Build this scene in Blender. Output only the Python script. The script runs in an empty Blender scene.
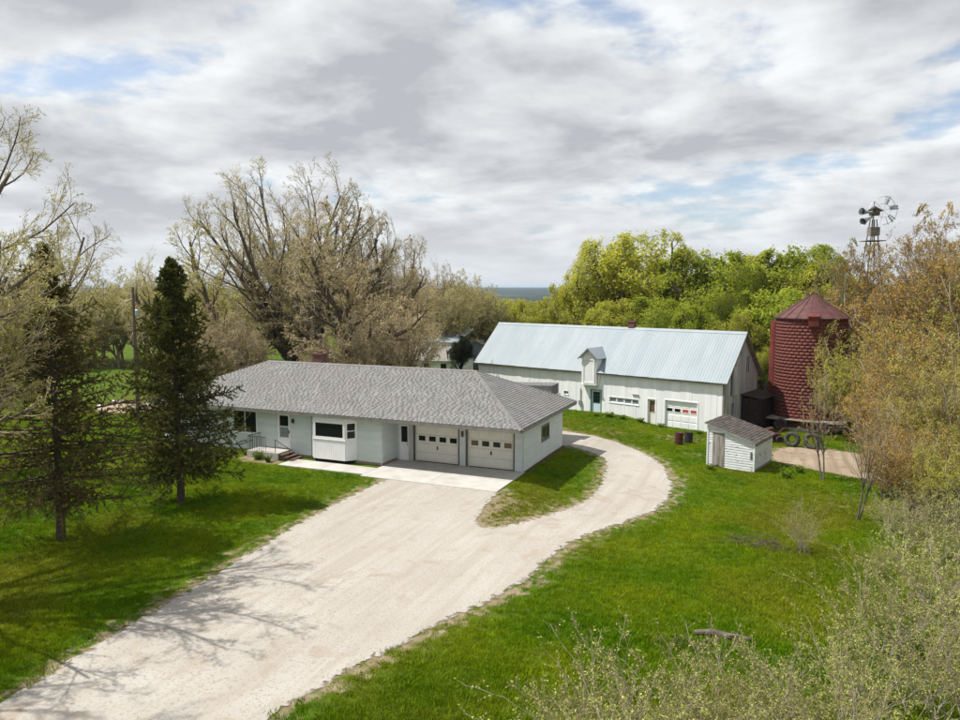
import bpy, math, random
import numpy as np
from mathutils import Vector, Matrix
from mathutils.geometry import delaunay_2d_cdt

scene = bpy.context.scene
col = scene.collection
random.seed(5)
PI = math.pi

# ------------------------------------------------------------------ camera
CF, CPITCH, CYAW = 730.65, 0.099, 0.403          # focal length in photo pixels (960 wide), radians
CC = np.array([13.098, -36.616, 10.003])
cd = bpy.data.cameras.new("camera"); cam = bpy.data.objects.new("camera", cd); col.objects.link(cam)
cam.location = CC; cam.rotation_euler = (PI / 2 - CPITCH, 0, CYAW)
cd.sensor_width = 36.0; cd.lens = CF / 960 * 36; cd.clip_start = 0.1; cd.clip_end = 30000
scene.camera = cam
cy_ = scene.cycles; cy_.max_bounces = 6; cy_.diffuse_bounces = 3; cy_.glossy_bounces = 2; cy_.transmission_bounces = 3; cy_.transparent_max_bounces = 6; cy_.caustics_reflective = False; cy_.caustics_refractive = False

# ------------------------------------------------------------------ sky, sun, exposure
SUN_EL = math.radians(59); SH = np.array([0.955, 0.295]); SH /= np.linalg.norm(SH)   # direction the shadows fall
world = bpy.data.worlds.new("World"); scene.world = world; world.use_nodes = True
wn, wl = world.node_tree.nodes, world.node_tree.links
wn.clear()
def W(t, **k):
    n = wn.new(t)
    for a, b in k.items(): setattr(n, a, b)
    return n
def wmath(op, a, b=None, c=None):
    n = W("ShaderNodeMath", operation=op)
    for i, v in enumerate((a, b, c)):
        if v is None: continue
        if isinstance(v, (int, float)): n.inputs[i].default_value = v
        else: wl.new(v, n.inputs[i])
    return n.outputs[0]
sky = W("ShaderNodeTexSky", sky_type='NISHITA', sun_disc=False)
sky.sun_elevation = SUN_EL; sky.sun_rotation = math.atan2(-SH[0], -SH[1]) % (2 * PI)
sky.air_density = 1.0; sky.dust_density = 1.5; sky.ozone_density = 3.0
tc = W("ShaderNodeTexCoord"); sep = W("ShaderNodeSeparateXYZ"); wl.new(tc.outputs["Generated"], sep.inputs[0])
zc = wmath('ADD', wmath('MAXIMUM', sep.outputs[2], 0.0), 0.20)
comb = W("ShaderNodeCombineXYZ")
wl.new(wmath('DIVIDE', sep.outputs[0], zc), comb.inputs[0]); wl.new(wmath('DIVIDE', sep.outputs[1], zc), comb.inputs[1])
comb.inputs[2].default_value = 3.7
def wnoise(scale, detail, rough, dist=0.0):
    n = W("ShaderNodeTexNoise"); n.inputs["Scale"].default_value = scale; n.inputs["Detail"].default_value = detail
    n.inputs["Roughness"].default_value = rough; n.inputs["Distortion"].default_value = dist
    wl.new(comb.outputs[0], n.inputs["Vector"]); return n.outputs["Fac"]
SCL = 1.75
def wfbm(off, scale, detail, rough, dist):
    ad = W("ShaderNodeVectorMath", operation='ADD'); wl.new(comb.outputs[0], ad.inputs[0]); ad.inputs[1].default_value = off
    n = W("ShaderNodeTexNoise"); n.inputs["Scale"].default_value = scale; n.inputs["Detail"].default_value = detail; n.inputs["Roughness"].default_value = rough; n.inputs["Distortion"].default_value = dist
    wl.new(ad.outputs[0], n.inputs["Vector"]); return n.outputs["Fac"]
OFF = (-8.1, 15.3, 0.0)
dens = wfbm(OFF, SCL, 10, 0.55, 0.15)
dlit = wfbm((OFF[0] - 0.08, OFF[1] - 0.045, 0.04), SCL, 8, 0.55, 0.15)          # the same clouds a step towards the sun
hcl = W("ShaderNodeMapRange"); hcl.interpolation_type = 'SMOOTHSTEP'; hcl.inputs["From Min"].default_value = 0.0; hcl.inputs["From Max"].default_value = 0.12; hcl.inputs["To Min"].default_value = 0.10; hcl.inputs["To Max"].default_value = 0.0; wl.new(sep.outputs[2], hcl.inputs["Value"])
cov = W("ShaderNodeMapRange"); cov.interpolation_type = 'SMOOTHSTEP'
cov.inputs["To Min"].default_value = 0.28; cov.inputs["From Min"].default_value = 0.34; cov.inputs["From Max"].default_value = 0.45
wl.new(wmath('ADD', dens, hcl.outputs[0]), cov.inputs["Value"])
thick = W("ShaderNodeMapRange"); thick.interpolation_type = 'SMOOTHSTEP'; thick.inputs["From Min"].default_value = 0.42; thick.inputs["From Max"].default_value = 0.66; thick.inputs["To Min"].default_value = 0.93; thick.inputs["To Max"].default_value = 0.58
wl.new(dens, thick.inputs["Value"])
lum = wmath('MINIMUM', wmath('MAXIMUM', wmath('ADD', thick.outputs[0], wmath('MULTIPLY', wmath('SUBTRACT', dens, dlit), 1.9)), 0.57), 1.06)
shade = W("ShaderNodeCombineColor")
wl.new(wmath('MULTIPLY', lum, 0.955), shade.inputs[0]); wl.new(wmath('MULTIPLY', lum, 0.985), shade.inputs[1]); wl.new(wmath('MULTIPLY_ADD', lum, 0.95, 0.055), shade.inputs[2])
bg1 = W("ShaderNodeBackground"); wl.new(sky.outputs[0], bg1.inputs[0]); bg1.inputs[1].default_value = 0.125
hzf = W("ShaderNodeMapRange"); hzf.interpolation_type = 'SMOOTHSTEP'; hzf.inputs["From Min"].default_value = -0.02; hzf.inputs["From Max"].default_value = 0.16; hzf.inputs["To Min"].default_value = 0.15; wl.new(sep.outputs[2], hzf.inputs["Value"])
hmx = W("ShaderNodeMix", data_type='RGBA'); wl.new(hzf.outputs[0], hmx.inputs[0]); hmx.inputs[6].default_value = (0.82, 0.85, 0.88, 1); wl.new(shade.outputs[0], hmx.inputs[7])
bg2 = W("ShaderNodeBackground"); wl.new(hmx.outputs[2], bg2.inputs[0]); bg2.inputs[1].default_value = 0.71
mixw = W("ShaderNodeMixShader"); wl.new(cov.outputs[0], mixw.inputs[0]); wl.new(bg1.outputs[0], mixw.inputs[1]); wl.new(bg2.outputs[0], mixw.inputs[2])
wo = W("ShaderNodeOutputWorld"); wl.new(mixw.outputs[0], wo.inputs[0])

sd = bpy.data.lights.new("sun", 'SUN'); sun = bpy.data.objects.new("sun", sd); col.objects.link(sun)
sd.energy = 5.0; sd.angle = math.radians(0.5); sd.color = (1.0, 0.965, 0.91)
sun.rotation_euler = Vector((SH[0] * math.cos(SUN_EL), SH[1] * math.cos(SUN_EL), -math.sin(SUN_EL))).to_track_quat('-Z', 'Y').to_euler()
sun.location = (-30, -10, 60)
vs = scene.view_settings
vs.view_transform = 'Standard'; vs.look = 'None'; vs.exposure = 0.40; vs.gamma = 1.0; vs.use_curve_mapping = False

# ------------------------------------------------------------------ helpers: terrain and pixel directions
FW = np.array([-math.sin(CYAW) * math.cos(CPITCH), math.cos(CYAW) * math.cos(CPITCH), -math.sin(CPITCH)])
RT = np.array([math.cos(CYAW), math.sin(CYAW), 0]); UP = np.cross(RT, FW)
FH = np.array([-math.sin(CYAW), math.cos(CYAW), 0])
def sm(a, b, t):
    t = np.clip((np.asarray(t, float) - a) / (b - a), 0, 1); return t * t * (3 - 2 * t)
def T(x, y):
    x = np.asarray(x, float); y = np.asarray(y, float)
    r = np.hypot(x, y - 10)
    z = -0.45 * sm(0.3, 4.0, x) * sm(-9, -1, y) - 0.55 * sm(4, 20, y)
    z = z - 0.5 * sm(40, 90, r) - 9 * sm(90, 420, r) - 8 * sm(420, 1400, r)
    z = z + 22 * sm(2600, 4200, r) + (5.0 * np.sin(x * 0.0021 + 1) + 3.6 * np.sin(x * 0.0047 + y * 0.002) + 1.5 * np.sin(x * 0.017 + y * 0.006)) * sm(2600, 4200, r)
    z = z + 0.03 * (np.sin(x * 0.33 + 1.3) * np.cos(y * 0.27) + 0.5 * np.sin(x * 0.7 - y * 0.5)) * sm(2, 6, np.hypot(np.maximum(0, np.maximum(-26 - x, x - 2)), np.maximum(0, np.maximum(-5 - y, y - 9))))
    return z
def Tz(x, y): return float(T(x, y))
def ray(px, py):
    d = FW * CF + RT * (px - 480) + UP * (360 - py); return d / np.linalg.norm(d)
def G(px, py):                                    # pixel -> point of the ground it shows
    d = ray(px, py); z = 0.0
    for _ in range(25):
        p = CC + d * ((z - CC[2]) / d[2]); z = 0.5 * z + 0.5 * Tz(p[0], p[1])
    p = CC + d * ((z - CC[2]) / d[2]); return np.array([p[0], p[1], Tz(p[0], p[1])])
def P(px, depth):                                 # ground point in the direction of a photo column, at a distance
    p = CC + FH * depth + RT * ((px - 480) / CF * depth); return np.array([p[0], p[1], Tz(p[0], p[1])])
def hgt(px_y, depth, z0): return CC[2] + (287.3 - px_y) / CF * depth - z0

# ------------------------------------------------------------------ helpers: materials
def M(name, c1, c2=None, scale=4.0, rough=0.8, detail=5, bump=0.0, bscale=None, island=0.0, objrand=0.0, metallic=0.0,
      stretch=(1, 1, 1), spec=0.3, c3=None, scale3=0.6, lo=0.35, hi=0.65, lo3=0.5, hi3=0.6, bdist=0.02):
    m = bpy.data.materials.new(name); m.use_nodes = True
    n, l = m.node_tree.nodes, m.node_tree.links
    b = n["Principled BSDF"]; b.inputs["Roughness"].default_value = rough; b.inputs["Metallic"].default_value = metallic
    b.inputs["Specular IOR Level"].default_value = spec
    c = n.new("ShaderNodeTexCoord"); mp = n.new("ShaderNodeMapping"); mp.inputs["Scale"].default_value = stretch
    l.new(c.outputs["Object"], mp.inputs[0])
    def noise(s, d):
        t = n.new("ShaderNodeTexNoise"); t.inputs["Scale"].default_value = s; t.inputs["Detail"].default_value = d
        l.new(mp.outputs[0], t.inputs["Vector"]); return t.outputs["Fac"]
    def mix(f, a, bb):
        x = n.new("ShaderNodeMix"); x.data_type = 'RGBA'
        l.new(f, x.inputs[0])
        for s, v in ((6, a), (7, bb)):
            if isinstance(v, tuple): x.inputs[s].default_value = (*v, 1)
            else: l.new(v, x.inputs[s])
        return x.outputs[2]
    def rng(f, a, bb):
        r = n.new("ShaderNodeMapRange"); r.inputs[1].default_value = a; r.inputs[2].default_value = bb; l.new(f, r.inputs[0]); return r.outputs[0]
    nf = noise(scale, detail)
    colr = mix(rng(nf, lo, hi), c1, c2 if c2 else c1)
    if c3: colr = mix(rng(noise(scale3, 6), lo3, hi3), colr, c3)
    if island or objrand:
        h = n.new("ShaderNodeHueSaturation"); l.new(colr, h.inputs["Color"])
        if island: g = n.new("ShaderNodeNewGeometry"); src = g.outputs["Random Per Island"]; k = island
        else: g = n.new("ShaderNodeObjectInfo"); src = g.outputs["Random"]; k = objrand
        r = n.new("ShaderNodeMapRange"); r.inputs[3].default_value = 1 - k; r.inputs[4].default_value = 1 + k
        l.new(src, r.inputs[0]); l.new(r.outputs[0], h.inputs["Value"]); colr = h.outputs[0]
    l.new(colr, b.inputs["Base Color"])
    if bump and (bscale or scale * 4) < 28:          # finer relief than this is below a pixel from here
        bp = n.new("ShaderNodeBump"); bp.inputs["Strength"].default_value = bump; bp.inputs["Distance"].default_value = bdist
        l.new(noise(bscale or scale * 4, 6), bp.inputs["Height"]); l.new(bp.outputs[0], b.inputs["Normal"])
    return m
def leafmat(name, c1, c2, trans=0.35, c3=None, objvar=0.18):
    m = bpy.data.materials.new(name); m.use_nodes = True
    n, l = m.node_tree.nodes, m.node_tree.links; n.clear()
    g = n.new("ShaderNodeNewGeometry"); r = n.new("ShaderNodeValToRGB")
    r.color_ramp.elements[0].color = (*c1, 1); r.color_ramp.elements[1].color = (*c2, 1)
    if c3: r.color_ramp.elements.new(0.5).color = (*c3, 1)
    l.new(g.outputs["Random Per Island"], r.inputs[0])
    oi = n.new("ShaderNodeObjectInfo"); mr = n.new("ShaderNodeMapRange"); mr.inputs[3].default_value = 1 - objvar; mr.inputs[4].default_value = 1 + objvar
    l.new(oi.outputs["Random"], mr.inputs[0]); h = n.new("ShaderNodeHueSaturation"); l.new(r.outputs[0], h.inputs["Color"]); l.new(mr.outputs[0], h.inputs["Value"])
    d = n.new("ShaderNodeBsdfDiffuse"); t = n.new("ShaderNodeBsdfTranslucent"); x = n.new("ShaderNodeMixShader"); x.inputs[0].default_value = trans
    l.new(h.outputs[0], d.inputs[0]); l.new(h.outputs[0], t.inputs[0]); l.new(d.outputs[0], x.inputs[1]); l.new(t.outputs[0], x.inputs[2])
    o = n.new("ShaderNodeOutputMaterial"); l.new(x.outputs[0], o.inputs[0]); return m

# ------------------------------------------------------------------ helpers: meshes and objects
def np_mesh(name, V, F, mats, mi=None, smooth=False, attrs=None):
    """F: list of (n,k) integer arrays"""
    me = bpy.data.meshes.new(name)
    V = np.asarray(V, np.float32); me.vertices.add(len(V)); me.vertices.foreach_set("co", V.ravel())
    F = [np.asarray(f, np.int32) for f in F if len(f)]
    nl = sum(f.size for f in F); npol = sum(len(f) for f in F)
    me.loops.add(nl); me.polygons.add(npol)
    me.loops.foreach_set("vertex_index", np.concatenate([f.ravel() for f in F]))
    tot = np.concatenate([np.full(len(f), f.shape[1], np.int32) for f in F])
    me.polygons.foreach_set("loop_start", np.concatenate([[0], np.cumsum(tot)[:-1]]).astype(np.int32))
    for m in (mats if isinstance(mats, (list, tuple)) else [mats]): me.materials.append(m)
    if mi is not None: me.polygons.foreach_set("material_index", np.asarray(mi, np.int32))
    if smooth: me.polygons.foreach_set("use_smooth", np.ones(npol, bool))
    if attrs:
        for k, a in attrs.items():
            at = me.attributes.new(k, 'FLOAT', 'POINT'); at.data.foreach_set("value", np.asarray(a, np.float32))
    me.update(calc_edges=True); me.validate(); return me
def tag(o, label=None, cat=None, group=None, kind=None):
    if label: o["label"] = label
    if cat: o["category"] = cat
    if group: o["group"] = group
    if kind: o["kind"] = kind
    return o
def link(name, me, parent=None, **k):
    o = bpy.data.objects.new(name, me); col.objects.link(o); o.parent = parent
    return tag(o, **k)
def empty(name, loc, rz=0.0, **k):
    o = bpy.data.objects.new(name, None); col.objects.link(o); o.location = loc; o.rotation_euler = (0, 0, rz); o.empty_display_size = 0.3
    return tag(o, **k)
def copy_tree(o, parent=None):
    c = o.copy(); col.objects.link(c); c.parent = parent
    for ch in o.children: copy_tree(ch, c)
    return c
class Fr:                                          # a facade frame: a along, h up, d outwards
    def __init__(s, o, u, n, w=(0, 0, 1)): s.o, s.u, s.n, s.w = map(lambda q: np.array(q, float), (o, u, n, w))
    def p(s, a, h, d): return s.o + s.u * a + s.w * h + s.n * d
class MB:
    def __init__(s): s.v = []; s.f = []
    def add(s, V, F):
        b = len(s.v); s.v += [tuple(map(float, q)) for q in V]; s.f += [tuple(i + b for i in f) for f in F]; return s
    def hexa(s, c):                                # 8 corners: 0-3 bottom loop, 4-7 top loop
        c = np.array(c, float); F = [(0, 3, 2, 1), (4, 5, 6, 7), (0, 1, 5, 4), (1, 2, 6, 5), (2, 3, 7, 6), (3, 0, 4, 7)]
        if np.dot(np.cross(c[1] - c[0], c[3] - c[0]), c[4] - c[0]) < 0: F = [f[::-1] for f in F]
        return s.add(c, F)
    def box(s, x0, x1, y0, y1, z0, z1):
        return s.hexa([(x0, y0, z0), (x1, y0, z0), (x1, y1, z0), (x0, y1, z0), (x0, y0, z1), (x1, y0, z1), (x1, y1, z1), (x0, y1, z1)])
    def fb(s, fr, a0, a1, h0, h1, d0, d1):
        return s.hexa([fr.p(a0, h0, d0), fr.p(a1, h0, d0), fr.p(a1, h0, d1), fr.p(a0, h0, d1), fr.p(a0, h1, d0), fr.p(a1, h1, d0), fr.p(a1, h1, d1), fr.p(a0, h1, d1)])
    def frame(s, fr, a0, a1, h0, h1, w, d0, d1):   # picture frame
        s.fb(fr, a0, a0 + w, h0, h1, d0, d1); s.fb(fr, a1 - w, a1, h0, h1, d0, d1)
        s.fb(fr, a0 + w, a1 - w, h0, h0 + w, d0, d1); return s.fb(fr, a0 + w, a1 - w, h1 - w, h1, d0, d1)
    def prism(s, pts, ext):                        # planar polygon extruded by a vector
        n = len(pts); pts = np.array(pts, float); ext = np.array(ext, float)
        nn = np.cross(pts[1] - pts[0], pts[2] - pts[0])
        F = [tuple(range(n))[::-1], tuple(range(n, 2 * n))] + [(i, (i + 1) % n, n + (i + 1) % n, n + i) for i in range(n)]
        if np.dot(nn, ext) < 0: F = [f[::-1] for f in F]
        return s.add(np.concatenate([pts, pts + ext]), F)
    def tube(s, pts, r, sides=8, cap=True):
        pts = np.array(pts, float); r = np.broadcast_to(np.array(r, float), (len(pts),))
        t = np.gradient(pts, axis=0); t /= np.linalg.norm(t, axis=1)[:, None] + 1e-12
        V = []
        u = np.cross(t[0], (0, 0, 1)); 
        if np.linalg.norm(u) < 0.1: u = np.cross(t[0], (1, 0, 0))
        u /= np.linalg.norm(u)
        for i in range(len(pts)):
            u = u - t[i] * np.dot(u, t[i]); u /= np.linalg.norm(u); v = np.cross(t[i], u)
            for k in range(sides):
                a = 2 * PI * k / sides; V.append(pts[i] + r[i] * (math.cos(a) * u + math.sin(a) * v))
        F = [(i * sides + k, i * sides + (k + 1) % sides, (i + 1) * sides + (k + 1) % sides, (i + 1) * sides + k) for i in range(len(pts) - 1) for k in range(sides)]
        if cap: F += [tuple(range(sides))[::-1], tuple((len(pts) - 1) * sides + k for k in range(sides))]
        return s.add(V, F)
    def lathe(s, prof, c=(0, 0, 0), sides=24, close=False):  # (r, z) profile round the z axis
        V = [(c[0] + r * math.cos(2 * PI * k / sides), c[1] + r * math.sin(2 * PI * k / sides), c[2] + z) for r, z in prof for k in range(sides)]
        n = len(prof); F = [(i * sides + k, i * sides + (k + 1) % sides, ((i + 1) % n) * sides + (k + 1) % sides, ((i + 1) % n) * sides + k) for i in range(n if close else n - 1) for k in range(sides)]
        return s.add(V, F)
    def ob(s, name, mat, parent=None, smooth=False, **k):
        me = bpy.data.meshes.new(name); me.from_pydata(s.v, [], s.f); me.materials.append(mat)
        if smooth:
            for p in me.polygons: p.use_smooth = True
        me.update(); return link(name, me, parent, **k)

# ------------------------------------------------------------------ materials
m_siding = M("siding_paint", (0.55, 0.60, 0.585), (0.61, 0.655, 0.64), scale=1.2, rough=0.6, objrand=0.05, bump=0.1, bscale=60, stretch=(1, 1, 4))
m_white = M("white_paint", (0.74, 0.75, 0.74), (0.80, 0.80, 0.79), scale=2, rough=0.55, bump=0.05, bscale=40)
m_cream = M("garage_door_paint", (0.73, 0.71, 0.63), (0.78, 0.76, 0.68), scale=2, rough=0.5, bump=0.05, bscale=30)
m_fascia = M("weathered_fascia", (0.17, 0.16, 0.14), (0.23, 0.215, 0.19), scale=3, rough=0.7)
m_soffit = M("soffit_paint", (0.42, 0.42, 0.38), (0.47, 0.46, 0.42), scale=2)
m_brownjamb = M("brown_trim", (0.09, 0.07, 0.05), (0.13, 0.10, 0.075), scale=6)
m_leanto = M("gap_shade_boards", (0.022, 0.016, 0.013), (0.045, 0.032, 0.026), scale=5, objrand=0.25)  # near-black: darkness between barn and silo put into the board colour
m_shingle = M("asphalt_shingle", (0.165, 0.165, 0.16), (0.215, 0.21, 0.20), scale=1.6, rough=0.95, island=0.08, bump=0.1, bscale=60, c3=(0.19, 0.18, 0.168), scale3=0.5, bdist=0.01)
m_under = M("roof_deck", (0.12, 0.12, 0.115), (0.15, 0.15, 0.145), scale=3)
m_found = M("foundation_brick", (0.24, 0.17, 0.11), (0.36, 0.28, 0.20), scale=9, rough=0.95, bump=0.4)
m_glass = bpy.data.materials.new("dark_window_glass"); m_glass.use_nodes = True
_b = m_glass.node_tree.nodes["Principled BSDF"]; _b.inputs["Base Color"].default_value = (0.012, 0.013, 0.013, 1); _b.inputs["Roughness"].default_value = 0.08; _b.inputs["Specular IOR Level"].default_value = 0.25
m_brownglass = M("papered_glass", (0.10, 0.07, 0.04), (0.16, 0.11, 0.06), scale=6, rough=0.25, spec=0.4)
m_dullglass = M("dusty_glass", (0.16, 0.19, 0.20), (0.26, 0.29, 0.29), scale=2, rough=0.3, spec=0.4)
m_redpane = M("red_painted_pane", (0.42, 0.06, 0.045), (0.52, 0.09, 0.07), scale=5, rough=0.6)
m_iron = M("black_iron", (0.02, 0.02, 0.022), (0.035, 0.033, 0.03), scale=8, rough=0.5)
m_steel = M("galvanised_steel", (0.33, 0.35, 0.36), (0.45, 0.46, 0.46), scale=3, rough=0.45, metallic=0.6)
m_chim = M("chimney_brick", (0.10, 0.050, 0.040), (0.17, 0.09, 0.072), scale=12, rough=0.9, bump=0.4)
m_step = M("brown_step_boards", (0.085, 0.05, 0.035), (0.13, 0.08, 0.055), scale=8, rough=0.8)
m_conc = M("concrete", (0.39, 0.37, 0.34), (0.45, 0.43, 0.395), scale=1.3, rough=0.9, bump=0.25, bscale=40, c3=(0.36, 0.335, 0.30), scale3=0.9, lo3=0.52, hi3=0.7, objrand=0.05)
m_barnwhite = M("barn_white_boards", (0.80, 0.815, 0.815), (0.85, 0.855, 0.85), scale=2.2, rough=0.75, objrand=0.045, stretch=(1, 1, 0.25), bump=0.15, bscale=30, c3=(0.70, 0.70, 0.69), scale3=1.6, lo3=0.62, hi3=0.8)
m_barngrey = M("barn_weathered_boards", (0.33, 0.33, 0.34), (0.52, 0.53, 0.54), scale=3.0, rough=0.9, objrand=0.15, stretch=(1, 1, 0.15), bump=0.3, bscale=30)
m_tin = M("painted_tin_roof", (0.235, 0.28, 0.30), (0.275, 0.315, 0.335), scale=1.1, rough=0.55, metallic=0.0, objrand=0.03, stretch=(1, 0.3, 0.3), spec=0.3, c3=(0.225, 0.27, 0.295), scale3=0.35, lo3=0.5, hi3=0.75)
m_tinwhite = M("white_flashing", (0.80, 0.82, 0.83), (0.86, 0.87, 0.87), scale=2, rough=0.5)
m_dark = M("unlit_dark", (0.012, 0.011, 0.010), (0.02, 0.018, 0.016), scale=3, rough=0.9)
m_teal = M("teal_door_frame", (0.10, 0.22, 0.22), (0.14, 0.27, 0.27), scale=4, rough=0.6)
m_paleblue = M("pale_blue_door", (0.52, 0.64, 0.70), (0.62, 0.71, 0.75), scale=4, rough=0.6)
m_brick = M("silo_tile", (0.105, 0.027, 0.021), (0.155, 0.044, 0.034), scale=5, rough=0.7, island=0.10, bump=0.25, bscale=40, spec=0.35)
m_mortar = M("silo_mortar", (0.135, 0.048, 0.038), (0.18, 0.070, 0.056), scale=6, rough=0.95)
m_silocap = M("rusty_red_cap", (0.085, 0.034, 0.031), (0.125, 0.052, 0.048), scale=2, rough=0.6, objrand=0.12, metallic=0.1)
m_chute = M("chute_paint", (0.10, 0.018, 0.014), (0.17, 0.035, 0.028), scale=3, rough=0.7)
m_shedroof = M("worn_shed_shingles", (0.060, 0.050, 0.042), (0.115, 0.098, 0.085), scale=6, rough=0.95, island=0.35)
m_shedwall = M("peeling_white_boards", (0.62, 0.64, 0.64), (0.74, 0.75, 0.74), scale=3, rough=0.85, objrand=0.06, c3=(0.30, 0.27, 0.23), scale3=3.2, lo3=0.6, hi3=0.68, stretch=(1, 1, 2))
m_sheddoor = M("grey_door_boards", (0.20, 0.18, 0.155), (0.36, 0.33, 0.29), scale=7, rough=0.95, objrand=0.25, stretch=(1, 1, 0.15))
m_rust = M("rust_red_drum", (0.055, 0.016, 0.013), (0.095, 0.032, 0.024), scale=5, rough=0.7)
m_blackdrum = M("black_drum", (0.018, 0.017, 0.017), (0.05, 0.035, 0.03), scale=5, rough=0.6)
m_rubber = M("old_rubber", (0.025, 0.025, 0.026), (0.07, 0.07, 0.07), scale=6, rough=0.9)
m_oldwood = M("grey_old_wood", (0.16, 0.14, 0.12), (0.30, 0.27, 0.23), scale=5, rough=0.95, stretch=(0.3, 1, 1), objrand=0.2)
m_pole = M("pole_wood", (0.10, 0.075, 0.055), (0.16, 0.12, 0.09), scale=5, rough=0.95, stretch=(1, 1, 0.1))
m_bark = M("grey_brown_bark", (0.075, 0.058, 0.045), (0.15, 0.125, 0.10), scale=6, rough=0.95, stretch=(1, 1, 0.25), bump=0.6)
m_barkpale = M("pale_bark", (0.28, 0.24, 0.18), (0.42, 0.37, 0.29), scale=6, rough=0.95, stretch=(1, 1, 0.3), bump=0.4)
m_barktan = M("tan_twigs", (0.17, 0.12, 0.07), (0.26, 0.19, 0.115), scale=6, rough=0.95)
m_twiglight = M("light_twigs", (0.33, 0.265, 0.16), (0.48, 0.40, 0.26), scale=6, rough=0.95)
m_sprucebark = M("spruce_bark", (0.055, 0.038, 0.027), (0.10, 0.075, 0.055), scale=8, rough=0.95, bump=0.6)
m_needle = leafmat("spruce_needles", (0.050, 0.066, 0.015), (0.18, 0.17, 0.045), 0.25, c3=(0.10, 0.108, 0.026), objvar=0.05)
m_needle2 = leafmat("dry_spruce_needles", (0.075, 0.075, 0.020), (0.25, 0.20, 0.066), 0.25, c3=(0.145, 0.13, 0.037), objvar=0.05)
m_bud_yellow = leafmat("yellow_green_buds", (0.36, 0.34, 0.085), (0.55, 0.50, 0.19), 0.45, c3=(0.44, 0.42, 0.12))
m_bud_pink = leafmat("pinkish_tan_buds", (0.44, 0.34, 0.20), (0.60, 0.49, 0.31), 0.4, c3=(0.50, 0.42, 0.20))
m_leaf_spring = leafmat("spring_green_leaves", (0.33, 0.35, 0.030), (0.54, 0.52, 0.11), 0.55, c3=(0.44, 0.44, 0.060))
m_leaf_deep = leafmat("fresh_green_leaves", (0.25, 0.32, 0.020), (0.44, 0.48, 0.070), 0.55, c3=(0.34, 0.40, 0.040))
m_bud_orange = leafmat("orange_brown_buds", (0.46, 0.21, 0.055), (0.56, 0.38, 0.11), 0.4, c3=(0.42, 0.32, 0.06))
m_bud_olive = leafmat("olive_buds", (0.28, 0.28, 0.04), (0.54, 0.41, 0.13), 0.4, c3=(0.38, 0.37, 0.055))
m_bud_pale = leafmat("pale_green_buds", (0.38, 0.43, 0.09), (0.58, 0.58, 0.20), 0.45, c3=(0.46, 0.51, 0.13))
m_dkleaf = leafmat("shaded_bush_leaves", (0.012, 0.016, 0.008), (0.03, 0.035, 0.014), 0.1)  # near-black leaves: shade under the crown put into the colour
m_weed = leafmat("weed_leaves", (0.10, 0.17, 0.010), (0.20, 0.26, 0.03), 0.4)

# ------------------------------------------------------------------ ground
DRIVE_PX = [(382, 480), (350, 495), (320, 512), (280, 535), (250, 552), (200, 582), (150, 612), (100, 642), (50, 672), (0, 705)]
OUT_PX = [(270, 715), (320, 690), (350, 672), (390, 652), (440, 625), (480, 607), (505, 595), (534, 580), (548, 560), (577, 542), (615, 527), (640, 518), (664, 506), (675, 492), (674, 476), (657, 459), (628, 445), (597, 437), (566, 431)]
IN_PX = [(568, 447), (590, 452), (605, 459), (606, 465), (603, 478), (592, 496), (557, 513), (513, 526), (487, 529), (475, 522), (484, 511), (497, 497)]
def gp(L): return [tuple(G(*q)[:2]) for q in L]
drive_poly = gp(DRIVE_PX) + [(-3.6, -46), (3.4, -46)] + gp(OUT_PX) + [(-9, 17.5), (-9, 12.2)] + gp(IN_PX) + [(0.05, -3.3), (-6.2, -3.3)]
def smooth_poly(poly, step, amp, seed, n_it=2):
    p = np.array(poly)
    for _ in range(n_it):                          # Chaikin corner cutting
        q = np.roll(p, -1, 0); p = np.stack([0.75 * p + 0.25 * q, 0.25 * p + 0.75 * q], 1).reshape(-1, 2)
    out = []
    for a, b in zip(p, np.roll(p, -1, 0)):
        k = max(1, int(np.linalg.norm(b - a) / step))
        for i in range(k): out.append(a + (b - a) * i / k)
    out = np.array(out); r = np.random.default_rng(seed)
    n = np.roll(out, -1, 0) - np.roll(out, 1, 0); n /= np.linalg.norm(n, axis=1)[:, None] + 1e-9; n = np.stack([n[:, 1], -n[:, 0]], 1)
    j = sum(np.convolve(np.tile(r.normal(0, 1, len(out)), 3), np.ones(w) / math.sqrt(w), 'same')[len(out):2 * len(out)] * a for w, a in ((1, 0.35), (5, 0.5), (15, 0.5)))
    return out + n * (j * amp)[:, None]
def inside(poly, x, y):
    x = np.asarray(x, float); y = np.asarray(y, float); r = np.zeros(x.shape, bool)
    q = np.roll(poly, -1, 0)
    for (x0, y0), (x1, y1) in zip(poly, q):
        if y0 == y1: continue
        c = ((y0 > y) != (y1 > y)) & (x < (x1 - x0) * (y - y0) / (y1 - y0) + x0); r ^= c
    return r
def pdist(poly, x, y):
    d = np.full(np.shape(x), 1e9); q = np.roll(poly, -1, 0)
    for a, b in zip(poly, q):
        ab = b - a; t = np.clip(((x - a[0]) * ab[0] + (y - a[1]) * ab[1]) / (ab @ ab + 1e-12), 0, 1)
        d = np.minimum(d, np.hypot(x - a[0] - t * ab[0], y - a[1] - t * ab[1]))
    return d
drive_s = smooth_poly(drive_poly, 0.3, 0.07, 1)
drive_c = smooth_poly(drive_poly, 3.0, 0.0, 1, 1)
track_poly = np.array([tuple(q) for q in gp([(766, 449), (800, 446), (880, 456), (958, 468), (1010, 474), (1010, 496), (955, 492), (865, 480), (800, 468), (772, 462)])])
track_s = smooth_poly(track_poly, 0.35, 0.12, 3)

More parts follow.
